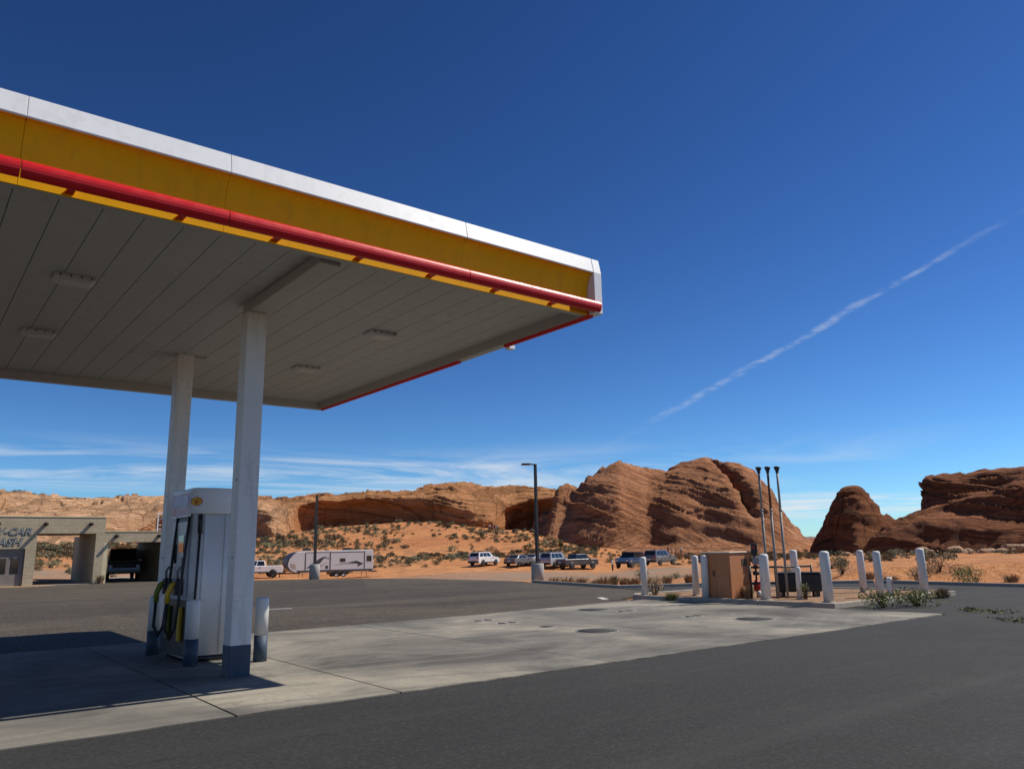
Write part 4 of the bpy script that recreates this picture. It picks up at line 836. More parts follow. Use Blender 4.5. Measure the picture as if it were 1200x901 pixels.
def car(name, label, cat, px, d, heading, style, colr, group='vehicles parked on the sand', low=None):
    """x axis is forward. styles give side profiles (x,z) for body and cabin"""
    p = on(px, d); root = thing(name, label, cat, p, math.pi/2-heading, group)
    L, W, prof, cab, wr, wx = style['L'], style['W'], style['body'], style['cab'], style['wr'], style['wx']; hw = W/2
    tum = style.get('tum', .13)
    # body: side outline swept with rounded shoulders
    m_ = MB(); k = len(prof); ys = [(-hw, .93), (-hw*.96, 1.0), (hw*.96, 1.0), (hw, .93)]
    zmid = .5*(min(q[1] for q in prof)+max(q[1] for q in prof))
    vs = []
    for (y, sc) in ys:
        for (x, z) in prof: vs.append((x*(.985 if abs(y) > hw*.97 else 1), y, zmid+(z-zmid)*(sc if z > zmid else 1)))
    fs = [tuple(range(k)), tuple(reversed(range(3*k, 4*k)))]
    for j in range(3):
        for i in range(k): fs.append((j*k+i, (j+1)*k+i, (j+1)*k+(i+1) % k, j*k+(i+1) % k))
    body = m_.add(vs, fs).build('body', colr, root, .03, 2)
    # cabin: bottom rear, top rear, top front, bottom front
    (x0, z0), (x1, z1), (x2, z2), (x3, z3) = cab; hb, ht = hw*.95, hw*.95-tum
    v = [(x0, -hb, z0), (x1, -ht, z1), (x2, -ht, z2), (x3, -hb, z3), (x0, hb, z0), (x1, ht, z1), (x2, ht, z2), (x3, hb, z3)]
    MB().add(v, [(0, 1, 2, 3), (7, 6, 5, 4), (0, 4, 5, 1), (1, 5, 6, 2), (2, 6, 7, 3), (0, 3, 7, 4)]).build('cabin', style.get('roofcol', colr), root, .05, 2)
    V = [Vector(q) for q in v]
    def face(a, b, c, d_, u0, u1, w0, w1):
        def bil(u, w_): return (a*(1-u)+b*u)*(1-w_)+(d_*(1-u)+c*u)*w_
        return [bil(u0, w0), bil(u1, w0), bil(u1, w1), bil(u0, w1)]
    def pane(nm, q, outward):
        n = (q[1]-q[0]).cross(q[2]-q[0])
        if n.dot(Vector(outward)) < 0: q = q[::-1]
        quadplate([c+Vector(outward)*.004 for c in q], .008, 'glass_dark', nm, root)
    for sgn, (a, b, c, e) in ((-1, (V[0], V[3], V[2], V[1])), (1, (V[4], V[7], V[6], V[5]))):
        for (u0, u1) in style['side_win']: pane('side_window', face(a, b, c, e, u0, u1, .14, .88), (0, sgn, .1))
    pane('rear_window', face(V[0], V[4], V[5], V[1], .1, .9, .2, .9), (-1, 0, .3)); pane('windscreen', face(V[3], V[7], V[6], V[2], .07, .93, .1, .92), (1, 0, .6))
    for x in wx:
        for sgn in (-1, 1):
            MB().lathe([(.001, 0), (wr*1.17, 0), (wr*1.17, .012), (.001, .012)], 20, (x, sgn*(hw+.002)-(.012 if sgn > 0 else 0), wr), 'y', cap=False).build('wheel_arch', 'plastic_trim', root)
            wheel(root, x, sgn*(hw-.085), wr, sgn)
    zl = prof[0][1]; xr = min(q[0] for q in prof); xf = max(q[0] for q in prof); zt = style['light_z']
    for sgn in (-1, 1):
        MB().box(xr-.02, xr+.06, sgn*hw*.8-.1, sgn*hw*.8+.1, zt, zt+.22).build('tail_light', 'tail_red', root, .01, 1)
        MB().box(xf-.1, xf+.015, sgn*hw*.74-.16, sgn*hw*.74+.16, zt-.08, zt+.06).build('headlight', 'lens_clear', root, .01, 1)
        MB().box(cab[3][0]-.35, cab[3][0]-.18, sgn*(hw+.06)-.07, sgn*(hw+.06)+.07, z3+.02, z3+.16).build('mirror', colr, root, .02, 1)
        for xx in style['handles']: MB().box(xx-.1, xx+.1, sgn*(hw+.012)-.012, sgn*(hw+.012)+.012, z0-.14, z0-.10).build('door_handle', 'plastic_trim', root)
    MB().box(xr-.05, xr+.05, -hw*.93, hw*.93, zl, zl+.26).build('rear_bumper', 'plastic_trim', root, .02, 1); MB().box(xf-.05, xf+.04, -hw*.93, hw*.93, zl, zl+.24).build('front_bumper', 'plastic_trim', root, .02, 1)
    MB().box(xr-.058, xr-.052, -.26, .26, zl+.28, zl+.41).build('number_plate', 'bollard_white', root)
    MB().box(wx[0]+wr*1.2, wx[1]-wr*1.2, -hw-.012, -hw+.02, zl, zl+.14).box(wx[0]+wr*1.2, wx[1]-wr*1.2, hw-.02, hw+.012, zl, zl+.14).build('sill', 'plastic_trim', root)
    if style.get('bed'):
        x0b, x1b = style['bed']; MB().box(x0b, x1b, -hw*.82, hw*.82, z0-.04, z0+.008).build('truck_bed', 'plastic_trim', root)
        if style.get('tonneau'): MB().box(x0b-.03, x1b+.02, -hw*.9, hw*.9, z0+.009, z0+.05).build('bed_cover', 'black_metal', root, .01, 1)
    if style.get('rack'):
        for sgn in (-1, 1): MB().tube([(x1+.1, sgn*(ht-.08), z1+.06), (x2-.1, sgn*(ht-.08), z2+.06)], .018, 6).build('roof_rail', 'plastic_trim', root)
    if style.get('spare'): MB().lathe([(.001, -.12), (.36, -.12), (.38, 0), (.36, .1), (.001, .1)], 20, (xr-.12, 0, .98), 'x', cap=False).build('spare_wheel', 'black_rubber', root)
    return root
SUV = dict(L=4.6, W=1.86, wr=.36, wx=(-1.35, 1.38), body=[(-2.2, .32), (2.2, .32), (2.3, .55), (2.26, .86), (1.95, .98), (1.0, 1.08), (-2.2, 1.06), (-2.3, .8), (-2.28, .45)],
           cab=[(-2.2, 1.02), (-1.88, 1.66), (.25, 1.70), (1.12, 1.02)], side_win=((.06, .30), (.33, .58), (.61, .86)), light_z=.82, handles=(-.75, .2), rack=1)
SEDAN = dict(L=4.7, W=1.82, wr=.33, wx=(-1.35, 1.4), body=[(-2.25, .28), (2.25, .28), (2.35, .5), (2.28, .72), (1.9, .82), (.95, .94), (-1.5, .97), (-2.25, .93), (-2.34, .7), (-2.32, .4)],
             cab=[(-1.75, .93), (-1.0, 1.38), (.2, 1.43), (1.15, .90)], side_win=((.14, .42), (.46, .84)), light_z=.70, handles=(-.8, .15), tum=.2)
TRUCK = dict(L=5.8, W=1.98, wr=.41, wx=(-1.75, 1.85), body=[(-2.8, .48), (2.8, .48), (2.88, .75), (2.84, 1.08), (2.5, 1.2), (1.35, 1.26), (-2.82, 1.24), (-2.88, .9)],
             cab=[(-.95, 1.2), (-.78, 1.86), (.85, 1.9), (1.62, 1.2)], side_win=((.05, .40), (.45, .86)), light_z=.95, handles=(-.3, .6), bed=(-2.76, -1.0), tonneau=1)
VAN = dict(L=5.4, W=2.0, wr=.38, wx=(-1.6, 1.75), body=[(-2.7, .4), (2.6, .4), (2.7, .6), (2.66, 1.0), (2.3, 1.18), (1.7, 1.25), (-2.7, 1.22)],
           cab=[(-2.68, 1.18), (-2.6, 2.02), (1.5, 2.06), (1.95, 1.18)], side_win=((.06, .28), (.32, .55), (.72, .92)), light_z=.9, handles=(-.6, 1.2))
JEEP = dict(L=4.4, W=1.86, wr=.42, wx=(-1.4, 1.45), body=[(-2.05, .52), (2.1, .52), (2.18, .75), (2.16, 1.12), (2.0, 1.18), (.8, 1.22), (-2.0, 1.18), (-2.08, .9)],
            cab=[(-2.0, 1.15), (-1.96, 1.84), (.45, 1.86), (.82, 1.15)], side_win=((.05, .34), (.38, .64), (.68, .93)), light_z=.9, handles=(-.6, .2), spare=1, tum=.08, roofcol='car_black')
H_ = rad
car('parked_suv', 'white compact SUV parked alone left of the lamp post, dark rear towards us', 'car', 567, 106, azi(567)+H_(38), SUV, 'car_white')
car('parked_sedan', 'dark silver sedan parked just left of the lamp post footing', 'car', 608.5, 106, azi(608)+H_(35), SEDAN, 'car_grey')
car('parked_sedan', 'pale hatchback behind the lamp post footing between sedan and black SUV', 'car', 629, 110, azi(629)+H_(35), dict(SEDAN), 'car_silver')
car('parked_suv', 'tall silver-topped SUV right behind the lamp post footing', 'car', 650, 107, azi(650)+H_(36), dict(SUV, L=5, W=1.98, wr=.4, cab=[(-2.2, 1.1), (-2.0, 1.86), (.45, 1.9), (1.2, 1.1)], body=[(x*1.03, z*1.08) for x, z in SUV['body']]), 'car_silver')
car('parked_pickup', 'dark grey pickup truck with covered bed, rightmost of the row by the lamp post', 'truck', 676, 106, azi(676)+H_(50), TRUCK, 'car_darkgrey')
car('parked_jeep', 'boxy blue off-road car with black roof parked on the sand, front towards us', 'car', 738, 97, azi(738)+H_(206), JEEP, 'car_blue')
car('parked_suv', 'grey-silver SUV parked on the sand between the blue car and the tan cabinet', 'car', 772.5, 95, azi(772)+H_(32), dict(SUV, rack=0), 'car_grey')
car('parked_sedan', 'black car mostly hidden behind the tan cabinet', 'car', 839, 97, azi(838)+H_(60), SEDAN, 'car_black')
car('parked_pickup', 'white pickup truck hitched to the travel trailer, half behind the canopy column', 'truck', 301, 96, rad(282), dict(TRUCK, tonneau=0), 'car_white')
o = car('parked_van', 'grey van parked nose-out in the low bay of the car wash', 'van', 152, 62.5, rad(187), VAN, 'car_grey', 'vehicles parked on the sand')
o.location = (12.75, 60.6, .02); o['group'] = 'vehicles in the car wash'
MB().box(2.66, 2.72, -.72, .72, .78, 1.02).build('grille', 'plastic_trim', o, .01, 1); MB().box(2.70, 2.76, -.96, .96, .48, .66).build('front_bar', 'galvanised', o, .02, 1)
tag(MB().prism([(9.7, 58.3), (14.4, 58.3), (14.4, 66), (9.7, 66)], -.1, .02, 'z').build('bay_slab', 'kerb_concrete'), kind='structure')
# travel trailer: x forward (towards the tow truck)
p = on(385, 98); tr = thing('travel_trailer', 'long white travel trailer with dark swoosh graphics hitched behind the white pickup', 'trailer', p, 0)
hd_ = rad(281); tr.rotation_euler = (0, 0, math.pi/2-hd_)
Lh, hw = 5.15, 1.2
prof = [(-Lh, .62), (4.0, .62), (4.75, .80), (5.1, 1.25), (5.15, 1.6), (4.95, 2.25), (4.45, 2.75), (3.7, 3.0), (-Lh, 3.08), (-Lh-.03, 1.8)]
MB().prism(prof, -hw, hw, 'y').build('body', 'rv_white', tr, .06, 2)
MB().box(-Lh, 3.6, -hw*.97, hw*.97, 3.062, 3.10).build('roof', 'bollard_white', tr, .02, 1)
MB().prism([(3.9, .64), (4.75, .82), (5.13, 1.27), (5.18, 1.6), (4.98, 2.26), (4.47, 2.77), (3.9, 2.98), (4.3, 2.7), (4.75, 2.2), (4.92, 1.6), (4.88, 1.3), (4.6, .95)], -hw*1.006, hw*1.006, 'y').build('front_cap', 'rv_stripe', tr, .02, 1)
for sgn in (1, -1):
    y = sgn*hw
    def dec(pts, mt, nm, o_=.006): 
        q = [(a, y+sgn*o_, b) for a, b in pts]; q = q if sgn < 0 else q[::-1]; return quadplate(q, .006, mt, nm, tr)
    dec([(-Lh+.05, .64), (3.9, .64), (3.9, .86), (-Lh+.05, .86)], 'rv_stripe', 'skirt'); 
    dec([(-4.13, .9), (-4.02, .9), (-4.02, 2.95), (-4.13, 2.95)], 'rv_stripe', 'seam'); dec([(.0, .9), (.13, .9), (.13, 2.95), (.0, 2.95)], 'rv_stripe', 'slide_frame'); dec([(2.9, .9), (3.02, .9), (3.02, 2.85), (2.9, 2.85)], 'rv_stripe', 'seam')
    dec([(-4.0, 2.84), (.0, 2.84), (.0, 2.92), (-4.0, 2.92)], 'rv_stripe', 'slide_frame'); dec([(.2, 2.86), (2.9, 2.86), (2.9, 2.93), (.2, 2.93)], 'rv_stripe', 'seam')
    dec([(-4.95, 1.75), (-4.35, 1.75), (-4.35, 2.4), (-4.95, 2.4)], 'glass_dark', 'window', .008); dec([(-1.75, 1.75), (-1.1, 1.75), (-1.1, 2.15), (-1.75, 2.15)], 'glass_dark', 'window', .008); dec([(.3, 1.0), (.62, 1.0), (.62, 1.35), (.3, 1.35)], 'rv_stripe', 'hatch')
    # swooshes
    dec([(-1.9, 1.62), (-3.1, 1.85), (-3.95, 1.5), (-3.2, 1.1), (-3.3, 1.45), (-2.9, 1.55)], 'rv_stripe', 'swoosh'); dec([(-.3, 1.35), (-1.6, 1.65), (-2.9, 1.5), (-1.7, 1.52)], 'rv_tan', 'swoosh')
    dec([(2.85, 1.1), (1.3, 2.2), (.5, 2.45), (.95, 2.05), (1.35, 1.5), (2.0, 1.2)], 'rv_stripe', 'swoosh'); dec([(2.5, 1.15), (1.1, 1.22), (.4, 1.75), (1.2, 1.4)], 'rv_tan', 'swoosh'); dec([(-.0+.2, 2.15), (1.0, 2.3), (1.0, 2.36), (.2, 2.22)], 'rv_stripe', 'name_stripe', .009)
    dec([(4.0, 1.0), (4.6, 1.2), (4.7, 1.7), (4.1, 1.6)], 'rv_tan', 'swoosh')
    for x in (-.75, -1.6): wheel(tr, x, sgn*(hw-.14), .36, sgn, .24)
MB().box(-2.2, -.1, -hw+.05, hw-.05, .3, .615).build('chassis', 'black_metal', tr); MB().box(-5.7, -5.15, -.9, .9, .5, .62).build('rear_rack', 'black_metal', tr)
MB().tube([(3.4, -.7, .55), (6.3, 0, .55)], .06, 8).tube([(3.4, .7, .55), (6.3, 0, .55)], .06, 8).build('tow_frame', 'black_metal', tr); MB().tube([(5.6, 0, 0), (5.6, 0, 1.0)], .05, 8).build('jack', 'black_metal', tr); MB().box(5.25, 5.6, -.3, .3, .6, 1.15).build('gas_bottles', 'grey_plastic', tr, .1, 3)
for x in (2.6, -2.2): MB().prism([(x-.5, 3.10), (x+.5, 3.10), (x+.4, 3.38), (x-.4, 3.38)], -.36, .36, 'y').build('air_conditioner', 'black_metal', tr, .05, 2)
for x, sgn in ((3.2, -1), (3.2, 1), (-4.4, -1), (-4.4, 1)): MB().tube([(x, sgn*.9, .62), (x, sgn*1.0, .0)], .035, 6).build('stabiliser', 'galvanised', tr)
# ------------------------------------------------------------------ plants
def gp(px, py, z=0.0):
    v = _d + R2*((px-CX)/F) - U2*((py-CY)/F); t_ = (z-EYE)/v.z; return Vector((v.x*t_, v.y*t_, z))
def foliage(seed, n, hw_, h_, leaf, kind='shrub'):
    """leaf cluster: n small two-triangle leaves over a lumpy mound (shrub) or upright blades (grass)"""
    r = random.Random(seed); v = []; f = []
    lumps = [(Vector((r.uniform(-.55, .55)*hw_, r.uniform(-.55, .55)*hw_, r.uniform(.25, .6)*h_)), r.uniform(.4, .62)) for _ in range(6)]
    for i in range(n):
        if kind == 'grass':
            a = r.uniform(0, 6.28); q = hw_*r.random()**.6*.55; b = Vector((math.cos(a)*q, math.sin(a)*q, 0)); lean = Vector((math.cos(a), math.sin(a), 0))*r.uniform(.1, .7)*hw_
            hh = h_*r.uniform(.5, 1); sd = Vector((-math.sin(a), math.cos(a), 0))*leaf*.35; tip = b+lean+Vector((0, 0, hh)); md = b+lean*.35+Vector((0, 0, hh*.55)); k = len(v)
            v += [b-sd, b+sd, md+sd*.8, md-sd*.8, tip]; f += [(k, k+1, k+2, k+3), (k+3, k+2, k+4)]; continue
        c, rr = r.choice(lumps); d = Vector((r.gauss(0, 1), r.gauss(0, 1), r.gauss(.35, 1))).normalized()
        q = c+Vector((d.x*hw_*rr, d.y*hw_*rr, d.z*h_*rr*.9))*r.uniform(.6, 1.05)
        if q.z < .02*h_: q.z = r.uniform(.02, .2)*h_
        a = Vector((r.gauss(0, 1), r.gauss(0, 1), r.gauss(.6, 1))).normalized(); b = a.orthogonal().normalized(); L = leaf*r.uniform(.6, 1.3); k = len(v)
        v += [q, q+a*L*.5+b*L*.28, q+a*L, q+a*L*.5-b*L*.28]; f += [(k, k+1, k+2, k+3)]
    return v, f
def twigs(seed, n, hw_, h_, rr=.012):
    r = random.Random(seed); m_ = MB()
    for i in range(n):
        a = r.uniform(0, 6.28); q = r.uniform(.1, .75)*hw_; m_.tube([(math.cos(a)*.04, math.sin(a)*.04, -.04), (math.cos(a)*q*.5, math.sin(a)*q*.5, h_*.4), (math.cos(a)*q, math.sin(a)*q, h_*r.uniform(.6, .95))], [rr*1.6, rr, rr*.4], 5)
    return m_
def plant(name, label, pos, hw_, h_, mt, kind='shrub', n=420, leaf=.07, seed=1, cat='shrub'):
    o = thing(name, label, cat, pos); v, f = foliage(seed, n, hw_, h_, leaf, kind); MB().add(v, f).build('foliage', mt, o); twigs(seed, 9, hw_, h_).build('stems', 'twig', o); return o
I_ = IZ+.02
plant('dry_bush', 'brown dry bush behind the kerb at the left end of the island', gp(768, 696, I_), .52, .62, 'dry', 'shrub', 560, .06, 2)
plant('weed_clump', 'small yellow-green weed hanging over the front kerb of the island', gp(788, 703, .02), .34, .26, 'green', 'grass', 160, .035, 3, 'weed')
plant('weed_clump', 'thin weeds growing at the foot of the tan cabinet', gp(836, 698.5, I_), .35, .28, 'green', 'grass', 120, .03, 4, 'weed')
plant('weed_clump', 'dry greenish weeds between the tan cabinet and the thick bollard', gp(877, 700, I_), .26, .38, 'dry', 'grass', 180, .035, 5, 'weed')
plant('weed_clump', 'leafy weed right of the short bollard before the black tank', gp(944, 701, I_), .2, .45, 'green', 'shrub', 200, .06, 6, 'weed')
plant('weed_clump', 'upright green weeds against the right kerb of the island, left clump', gp(1036, 711, .02), 0.70, .50, 'green', 'shrub', 700, .07, 7, 'weed')
plant('weed_clump', 'upright green weeds against the right kerb of the island, right clump', gp(1076, 709, .02), .66, .42, 'green', 'shrub', 640, .07, 8, 'weed')
plant('weed_clump', 'weed at the base of the rightmost bollard', gp(1104, 700, .02), .35, .3, 'dry', 'grass', 160, .04, 9, 'weed')
for i, (x, y, s_, lb) in enumerate(((1137, 716, .45, 'flat green weed patch on the asphalt right of the pad, nearest the pad'), (1166, 718, .55, 'flat green weed patch on the asphalt right of the pad, widest'), (1186, 728, .5, 'flat green weed patch on the asphalt at the right edge, nearest'))):
    plant('weed_patch', lb, gp(x, y, .005), s_, .07, 'green', 'shrub', 180, .05, 20+i, 'weed')
def gpl(px, d): p_ = on(px, d); p_.z -= .09; return p_
plant('olive_bush', 'olive bush on the sand behind the lone left bollard', gpl(752, 44), .55, .72, 'sage', 'shrub', 500, .085, 31)
plant('olive_bush', 'small rounded green bush on the sand left of the tan cabinet', gpl(790, 47), .36, .36, 'green', 'shrub', 320, .07, 32)
plant('green_bush', 'bushy green shrub behind the black tank right of the vent pipes', gpl(984, 42), .75, .95, 'sage', 'shrub', 620, .09, 33)
plant('grey_bush', 'grey-green bush behind the rightmost bollard', gpl(1072, 38), .62, .6, 'sage', 'shrub', 560, .08, 34)
plant('dry_bush', 'brown dry bush just right of the rightmost bollard', gpl(1098, 41), .7, .8, 'dry', 'shrub', 520, .085, 35)
plant('green_bush', 'wide bright green bush behind the kerb at the right edge', gpl(1136, 34.5), .85, .72, 'green', 'shrub', 760, .08, 36)
plant('olive_bush', 'olive bush behind the vent pipes', gpl(921, 45), .55, .75, 'sage', 'shrub', 420, .085, 37)
plant('yellow_grass', 'tuft of yellow grass at the corner between the two car wash bays', Vector((10.05, 52.75, 0)), .3, .55, 'dry', 'grass', 160, .05, 38, 'grass')
r_ = random.Random(5); k = 0
for i, (px, d, mt) in enumerate([(648, 38.6, 'dry'), (664, 38.0, 'dry'), (678, 37, 'dry'), (692, 36.5, 'dry'), (706, 36, 'dry'), (717, 37.5, 'sage'), (730, 38, 'dry'), (741, 37, 'dry'), (700, 40, 'sage'), (762, 39, 'dry'), (780, 38, 'dry'), (806, 39, 'dry'), (1015, 40, 'dry'), (1040, 39, 'dry'), (1180, 37, 'dry')]):
    h_ = r_.uniform(.3, .55); plant('grass_tuft', 'dry grass tuft growing on the sand just behind the lot kerb', gpl(px, d), r_.uniform(.35, .6), h_, mt, 'grass', 170, .045, 50+i, 'grass')['group'] = 'dry grass tufts behind the lot kerb'
# desert shrubs scattered over the sand slope
SH = []
for i in range(8):
    v, f = foliage(300+i, 120, .62, .62, .20, 'shrub'); m_ = MB().add(v, f); m_.tube([(0, 0, -.15), (.02, 0, .3)], .04, 5); SH.append((v, f, m_.mesh('desert_shrub', ['juniper' if i == 7 else ('dry' if i == 6 else 'sage')])))
rs_ = np.random.default_rng(12); spots = []
block = [on(px, d) for px, d in ((567, 106), (608, 106), (629, 110), (650, 107), (676, 106), (738, 97), (772, 95), (838, 92), (301, 96), (385, 98), (350, 98), (420, 98), (330, 97))]
tries = 0; SV0 = [(np.array([tuple(q) for q in v]), f) for v, f, me in SH]
while len(spots) < 2100 and tries < 60000:
    tries += 1; px = rs_.uniform(10, 1215); lo = 66 if px < 240 else 104 if px < 700 else 98 if px < 960 else 48
    hi = 186 if px < 640 else 176 if px < 700 else 162 if px < 950 else 132
    d = math.sqrt(rs_.uniform(lo**2, hi**2)); a = azi(px); x, y = math.sin(a)*d, math.cos(a)*d
    den = .5+.5*float(fbm(np.array([x*.05]), np.array([y*.05]), 8.8, 3, 71)[0]); den = den*(1.3 if px < 700 else .35 if px < 960 else .18)
    if px < 700 and d < 118: den *= .35
    if rs_.random() > den: continue
    if any((x-b.x)**2+(y-b.y)**2 < (7.5 if i < 9 else 7)**2 for i, b in enumerate(block)): continue
    if any((x-q[0])**2+(y-q[1])**2 < .8 for q in spots[-150:]): continue
    s_ = float(np.clip(rs_.lognormal(-.30, .38), .32, 1.6)); spots.append((x, y, s_, int(rs_.choice(8, p=[.15, .15, .15, .14, .13, .12, .10, .06])), rs_.uniform(0, 6.28), s_/d, px))
zs_ = gz(np.array([q[0] for q in spots]), np.array([q[1] for q in spots]))-.1
order = sorted(range(len(spots)), key=lambda i: -spots[i][5]); big_ = set(order[:290]); BV = {'sage': [[], []], 'dry': [[], []], 'juniper': [[], []]}
for i_ in range(150):
    x, y, z, uu = CREST[int(rs_.integers(20, len(CREST)-60))]
    if 345 < uu < 560 and rs_.random() < .6: continue
    v, f = SV0[int(rs_.integers(0, 6))]; s_ = rs_.uniform(.45, 1.0); w_ = np.stack([v[:, 0]*s_*1.3+x, v[:, 1]*s_*1.3+y, v[:, 2]*s_*.8+z-.15], -1); B = BV['juniper']; k0 = sum(len(q) for q in B[0]); B[0].append(w_); B[1].append(np.array(f)+k0)
def areaname(px, d):
    w_ = 'behind the car wash' if px < 240 else 'above the travel trailer' if px < 480 else 'above the row of parked cars' if px < 700 else 'below the sandstone dome' if px < 950 else 'on the flat sand right of the island'
    return w_
SV = [(np.array([tuple(q) for q in v]), f) for v, f, me in SH]
for i, (x, y, s_, kd, ro, sd, px) in enumerate(spots):
    z = float(zs_[i])
    if i in big_:
        o = link('desert_shrub', SH[kd][2]); o.location = (x, y, z); o.scale = (s_*1.15, s_*1.15, s_); o.rotation_euler = (0, 0, ro)
        tone = 'dark green' if kd == 7 else 'dry brown' if kd == 6 else 'grey-green'; sz = 'large' if s_ > 1.25 else 'medium' if s_ > .85 else 'small'
        tag(o, f'{sz} {tone} desert shrub on the sand slope {areaname(px, 0)}' if px < 950 else f'{sz} {tone} desert shrub {areaname(px, 0)}', 'shrub', f'{sz} {tone} shrubs {areaname(px, 0)}')
    else:
        v, f = SV[kd]; key = 'juniper' if kd == 7 else 'dry' if kd == 6 else 'sage'; c_, n_ = math.cos(ro)*s_*1.15, math.sin(ro)*s_*1.15
        w_ = np.stack([v[:, 0]*c_-v[:, 1]*n_+x, v[:, 0]*n_+v[:, 1]*c_+y, v[:, 2]*s_+z], -1); B = BV[key]; k0 = sum(len(q) for q in B[0]); B[0].append(w_); B[1].append(np.array(f)+k0)
def stuff(name, B, mt, label):
    v = np.concatenate(B[0]); f = np.concatenate(B[1]); me = bpy.data.meshes.new(name); me.vertices.add(len(v)); me.vertices.foreach_set('co', v.ravel()); me.loops.add(f.size); me.loops.foreach_set('vertex_index', f.ravel().astype(np.int32))
    me.polygons.add(len(f)); me.polygons.foreach_set('loop_start', np.arange(0, f.size, 4, dtype=np.int32)); me.materials.append(M[mt]); me.update(calc_edges=True); tag(link(name, me), label, 'shrubs', kind='stuff')
stuff('shrub_cover', BV['sage'], 'sage', 'grey-green scrub covering the far sand slope below the cliff'); stuff('dry_scrub_cover', BV['dry'], 'dry', 'dry brown scrub scattered over the far sand slope'); stuff('dark_scrub_cover', BV['juniper'], 'juniper', 'dark green scrub scattered over the far sand slope')
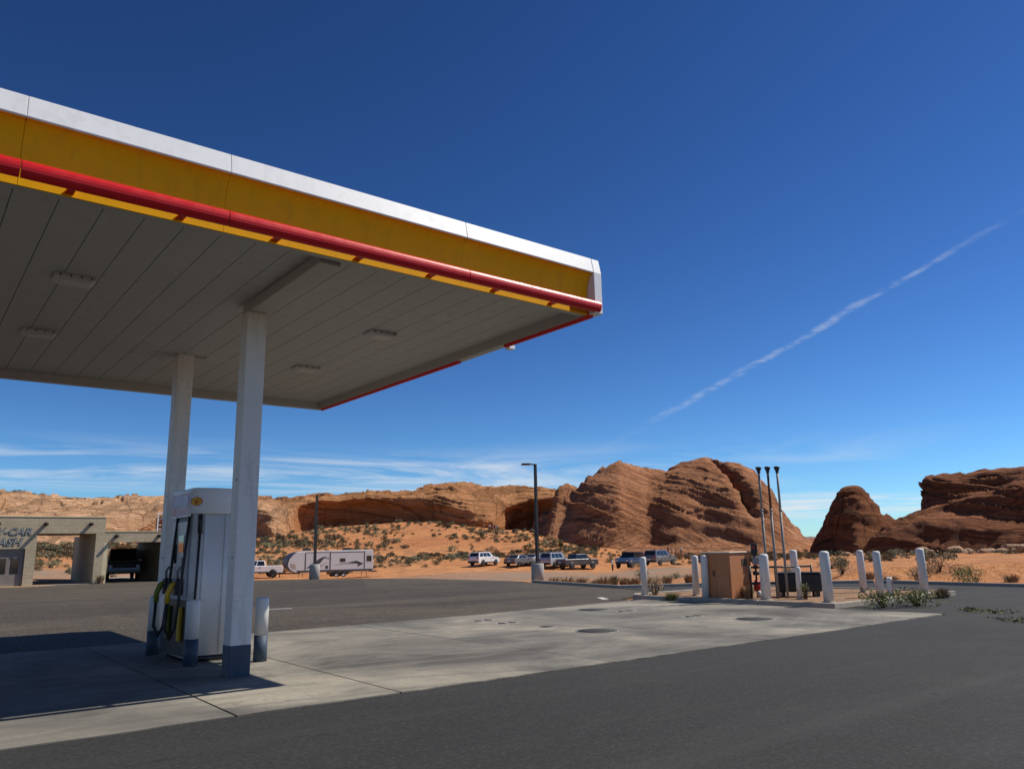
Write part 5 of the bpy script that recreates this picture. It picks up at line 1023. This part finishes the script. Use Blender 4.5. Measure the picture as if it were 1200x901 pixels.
# ------------------------------------------------------------------ people
def person_mesh(pose, cloth):
    """skinned stick figure -> one continuous body mesh; materials by body region"""
    J = {'pelvis': (0, 0, .95), 'waist': (0, .01, 1.10), 'chest': (0, 0, 1.32), 'neck': (0, 0, 1.48), 'chin': (0, -.03, 1.56), 'head': (0, -.01, 1.66), 'crown': (0, 0, 1.73)}
    Rr = {'pelvis': .14, 'waist': .125, 'chest': .15, 'neck': .055, 'chin': .07, 'head': .095, 'crown': .06}; E_ = [('pelvis', 'waist'), ('waist', 'chest'), ('chest', 'neck'), ('neck', 'chin'), ('chin', 'head'), ('head', 'crown')]
    st = {'stand': (0, 0), 'walk': (.24, -.24), 'wide': (.08, -.05)}[pose]
    for sgn, n, sw in ((-1, 'L', st[0]), (1, 'R', st[1])):
        J.update({'hip'+n: (sgn*.10, 0, .88), 'knee'+n: (sgn*.11, -sw*.5-.02, .49), 'ankle'+n: (sgn*.12, -sw*.9+.03, .09), 'toe'+n: (sgn*.14, -sw*.9-.14, .035), 'sho'+n: (sgn*.19, 0, 1.40), 'elb'+n: (sgn*.27, sw*.5+.03, 1.13), 'wri'+n: (sgn*.26, sw*.7-.10, .90), 'palm'+n: (sgn*.255, sw*.7-.13, .82)})
        Rr.update({'hip'+n: .10, 'knee'+n: .065, 'ankle'+n: .05, 'toe'+n: .035, 'sho'+n: .07, 'elb'+n: .046, 'wri'+n: .032, 'palm'+n: .035})
        E_ += [('pelvis', 'hip'+n), ('hip'+n, 'knee'+n), ('knee'+n, 'ankle'+n), ('ankle'+n, 'toe'+n), ('chest', 'sho'+n), ('sho'+n, 'elb'+n), ('elb'+n, 'wri'+n), ('wri'+n, 'palm'+n)]
        for k_ in range(4):
            fn = f'f{k_}{n}'; x0, y0, z0 = J['palm'+n]; J[fn] = (x0+sgn*.005, y0-.03+.02*k_, z0-.085-(.012 if k_ in (1, 2) else 0)); Rr[fn] = .009; E_.append(('palm'+n, fn))
        J['th'+n] = (J['palm'+n][0]-sgn*.01, J['palm'+n][1]-.05, J['palm'+n][2]-.02); Rr['th'+n] = .01; E_.append(('palm'+n, 'th'+n))
    ks = list(J); me = bpy.data.meshes.new('p'); me.from_pydata([J[k_] for k_ in ks], [(ks.index(a), ks.index(b)) for a, b in E_], []); o = bpy.data.objects.new('p', me); COL.objects.link(o)
    o.modifiers.new('skin', 'SKIN'); 
    for i, k_ in enumerate(ks): d_ = me.skin_vertices[0].data[i]; d_.radius = (Rr[k_], Rr[k_]*(.75 if k_ in ('pelvis', 'waist', 'chest') else 1)); d_.use_root = (k_ == 'pelvis')
    sb = o.modifiers.new('sub', 'SUBSURF'); sb.levels = 1; sb.render_levels = 1; bpy.context.view_layer.update()
    m2 = bpy.data.meshes.new_from_object(o.evaluated_get(bpy.context.evaluated_depsgraph_get())); bpy.data.objects.remove(o)
    m2.materials.clear(); [m2.materials.append(M[c_]) for c_ in ('skin', cloth[0], cloth[1], 'hair', 'black_rubber')]
    for p_ in m2.polygons:
        c_ = p_.center; p_.use_smooth = True
        p_.material_index = 4 if c_.z < .07 else 2 if c_.z < .98 and abs(c_.x) < .235 else 1 if c_.z < 1.47 and (c_.z > 1.12 or abs(c_.x) < .235) else 3 if c_.z > 1.66 or (c_.z > 1.55 and c_.y > .03) else 0
    return m2
PE = [(717, 97.5, 'stand', ('cloth_white', 'cloth_black'), 'person in white shirt and dark trousers standing beside the blue car', 30),
      (763, 120, 'stand', ('cloth_black', 'cloth_black'), 'person in black standing behind the grey SUV, left of a pair', 10), (767.5, 121, 'wide', ('cloth_black', 'cloth_navy'), 'person in black and navy standing behind the grey SUV, right of a pair', 200),
      (774, 122, 'walk', ('cloth_navy', 'cloth_black'), 'person in navy walking behind the right end of the grey SUV', 120), (783, 156, 'walk', ('cloth_black', 'cloth_denim'), 'person in black top on the sand below the dome, leftmost of four', 80),
      (787, 157, 'stand', ('cloth_tan', 'cloth_grey'), 'person in tan top on the sand below the dome, second of four', 0), (792, 155, 'stand', ('cloth_grey', 'cloth_black'), 'person in grey top on the sand below the dome, third of four', 220), (798, 157, 'walk', ('cloth_white', 'cloth_denim'), 'person in white top on the sand below the dome, rightmost of four', 150),
      (567.5, 181, 'stand', ('cloth_tan', 'cloth_black'), 'person in tan top standing apart by the cliff alcove, leftmost', 40), (574, 181, 'stand', ('cloth_white', 'cloth_black'), 'person in white top in the group by the cliff alcove', 300), (576.5, 180, 'walk', ('cloth_black', 'cloth_navy'), 'person in black top walking in the group by the cliff alcove', 90),
      (580, 181, 'stand', ('cloth_navy', 'cloth_grey'), 'person in navy top in the group by the cliff alcove', 180), (583, 180, 'wide', ('cloth_grey', 'cloth_black'), 'person in grey top at the right end of the group by the cliff alcove', 20)]
for (px, d, ps, cl_, lb, rz) in PE:
    o = link('person', person_mesh(ps, cl_)); p_ = on(px, d); o.location = p_-Vector((0, 0, .06)); o.rotation_euler = (0, 0, rad(rz)); tag(o, lb, 'person', 'people walking by the rocks')
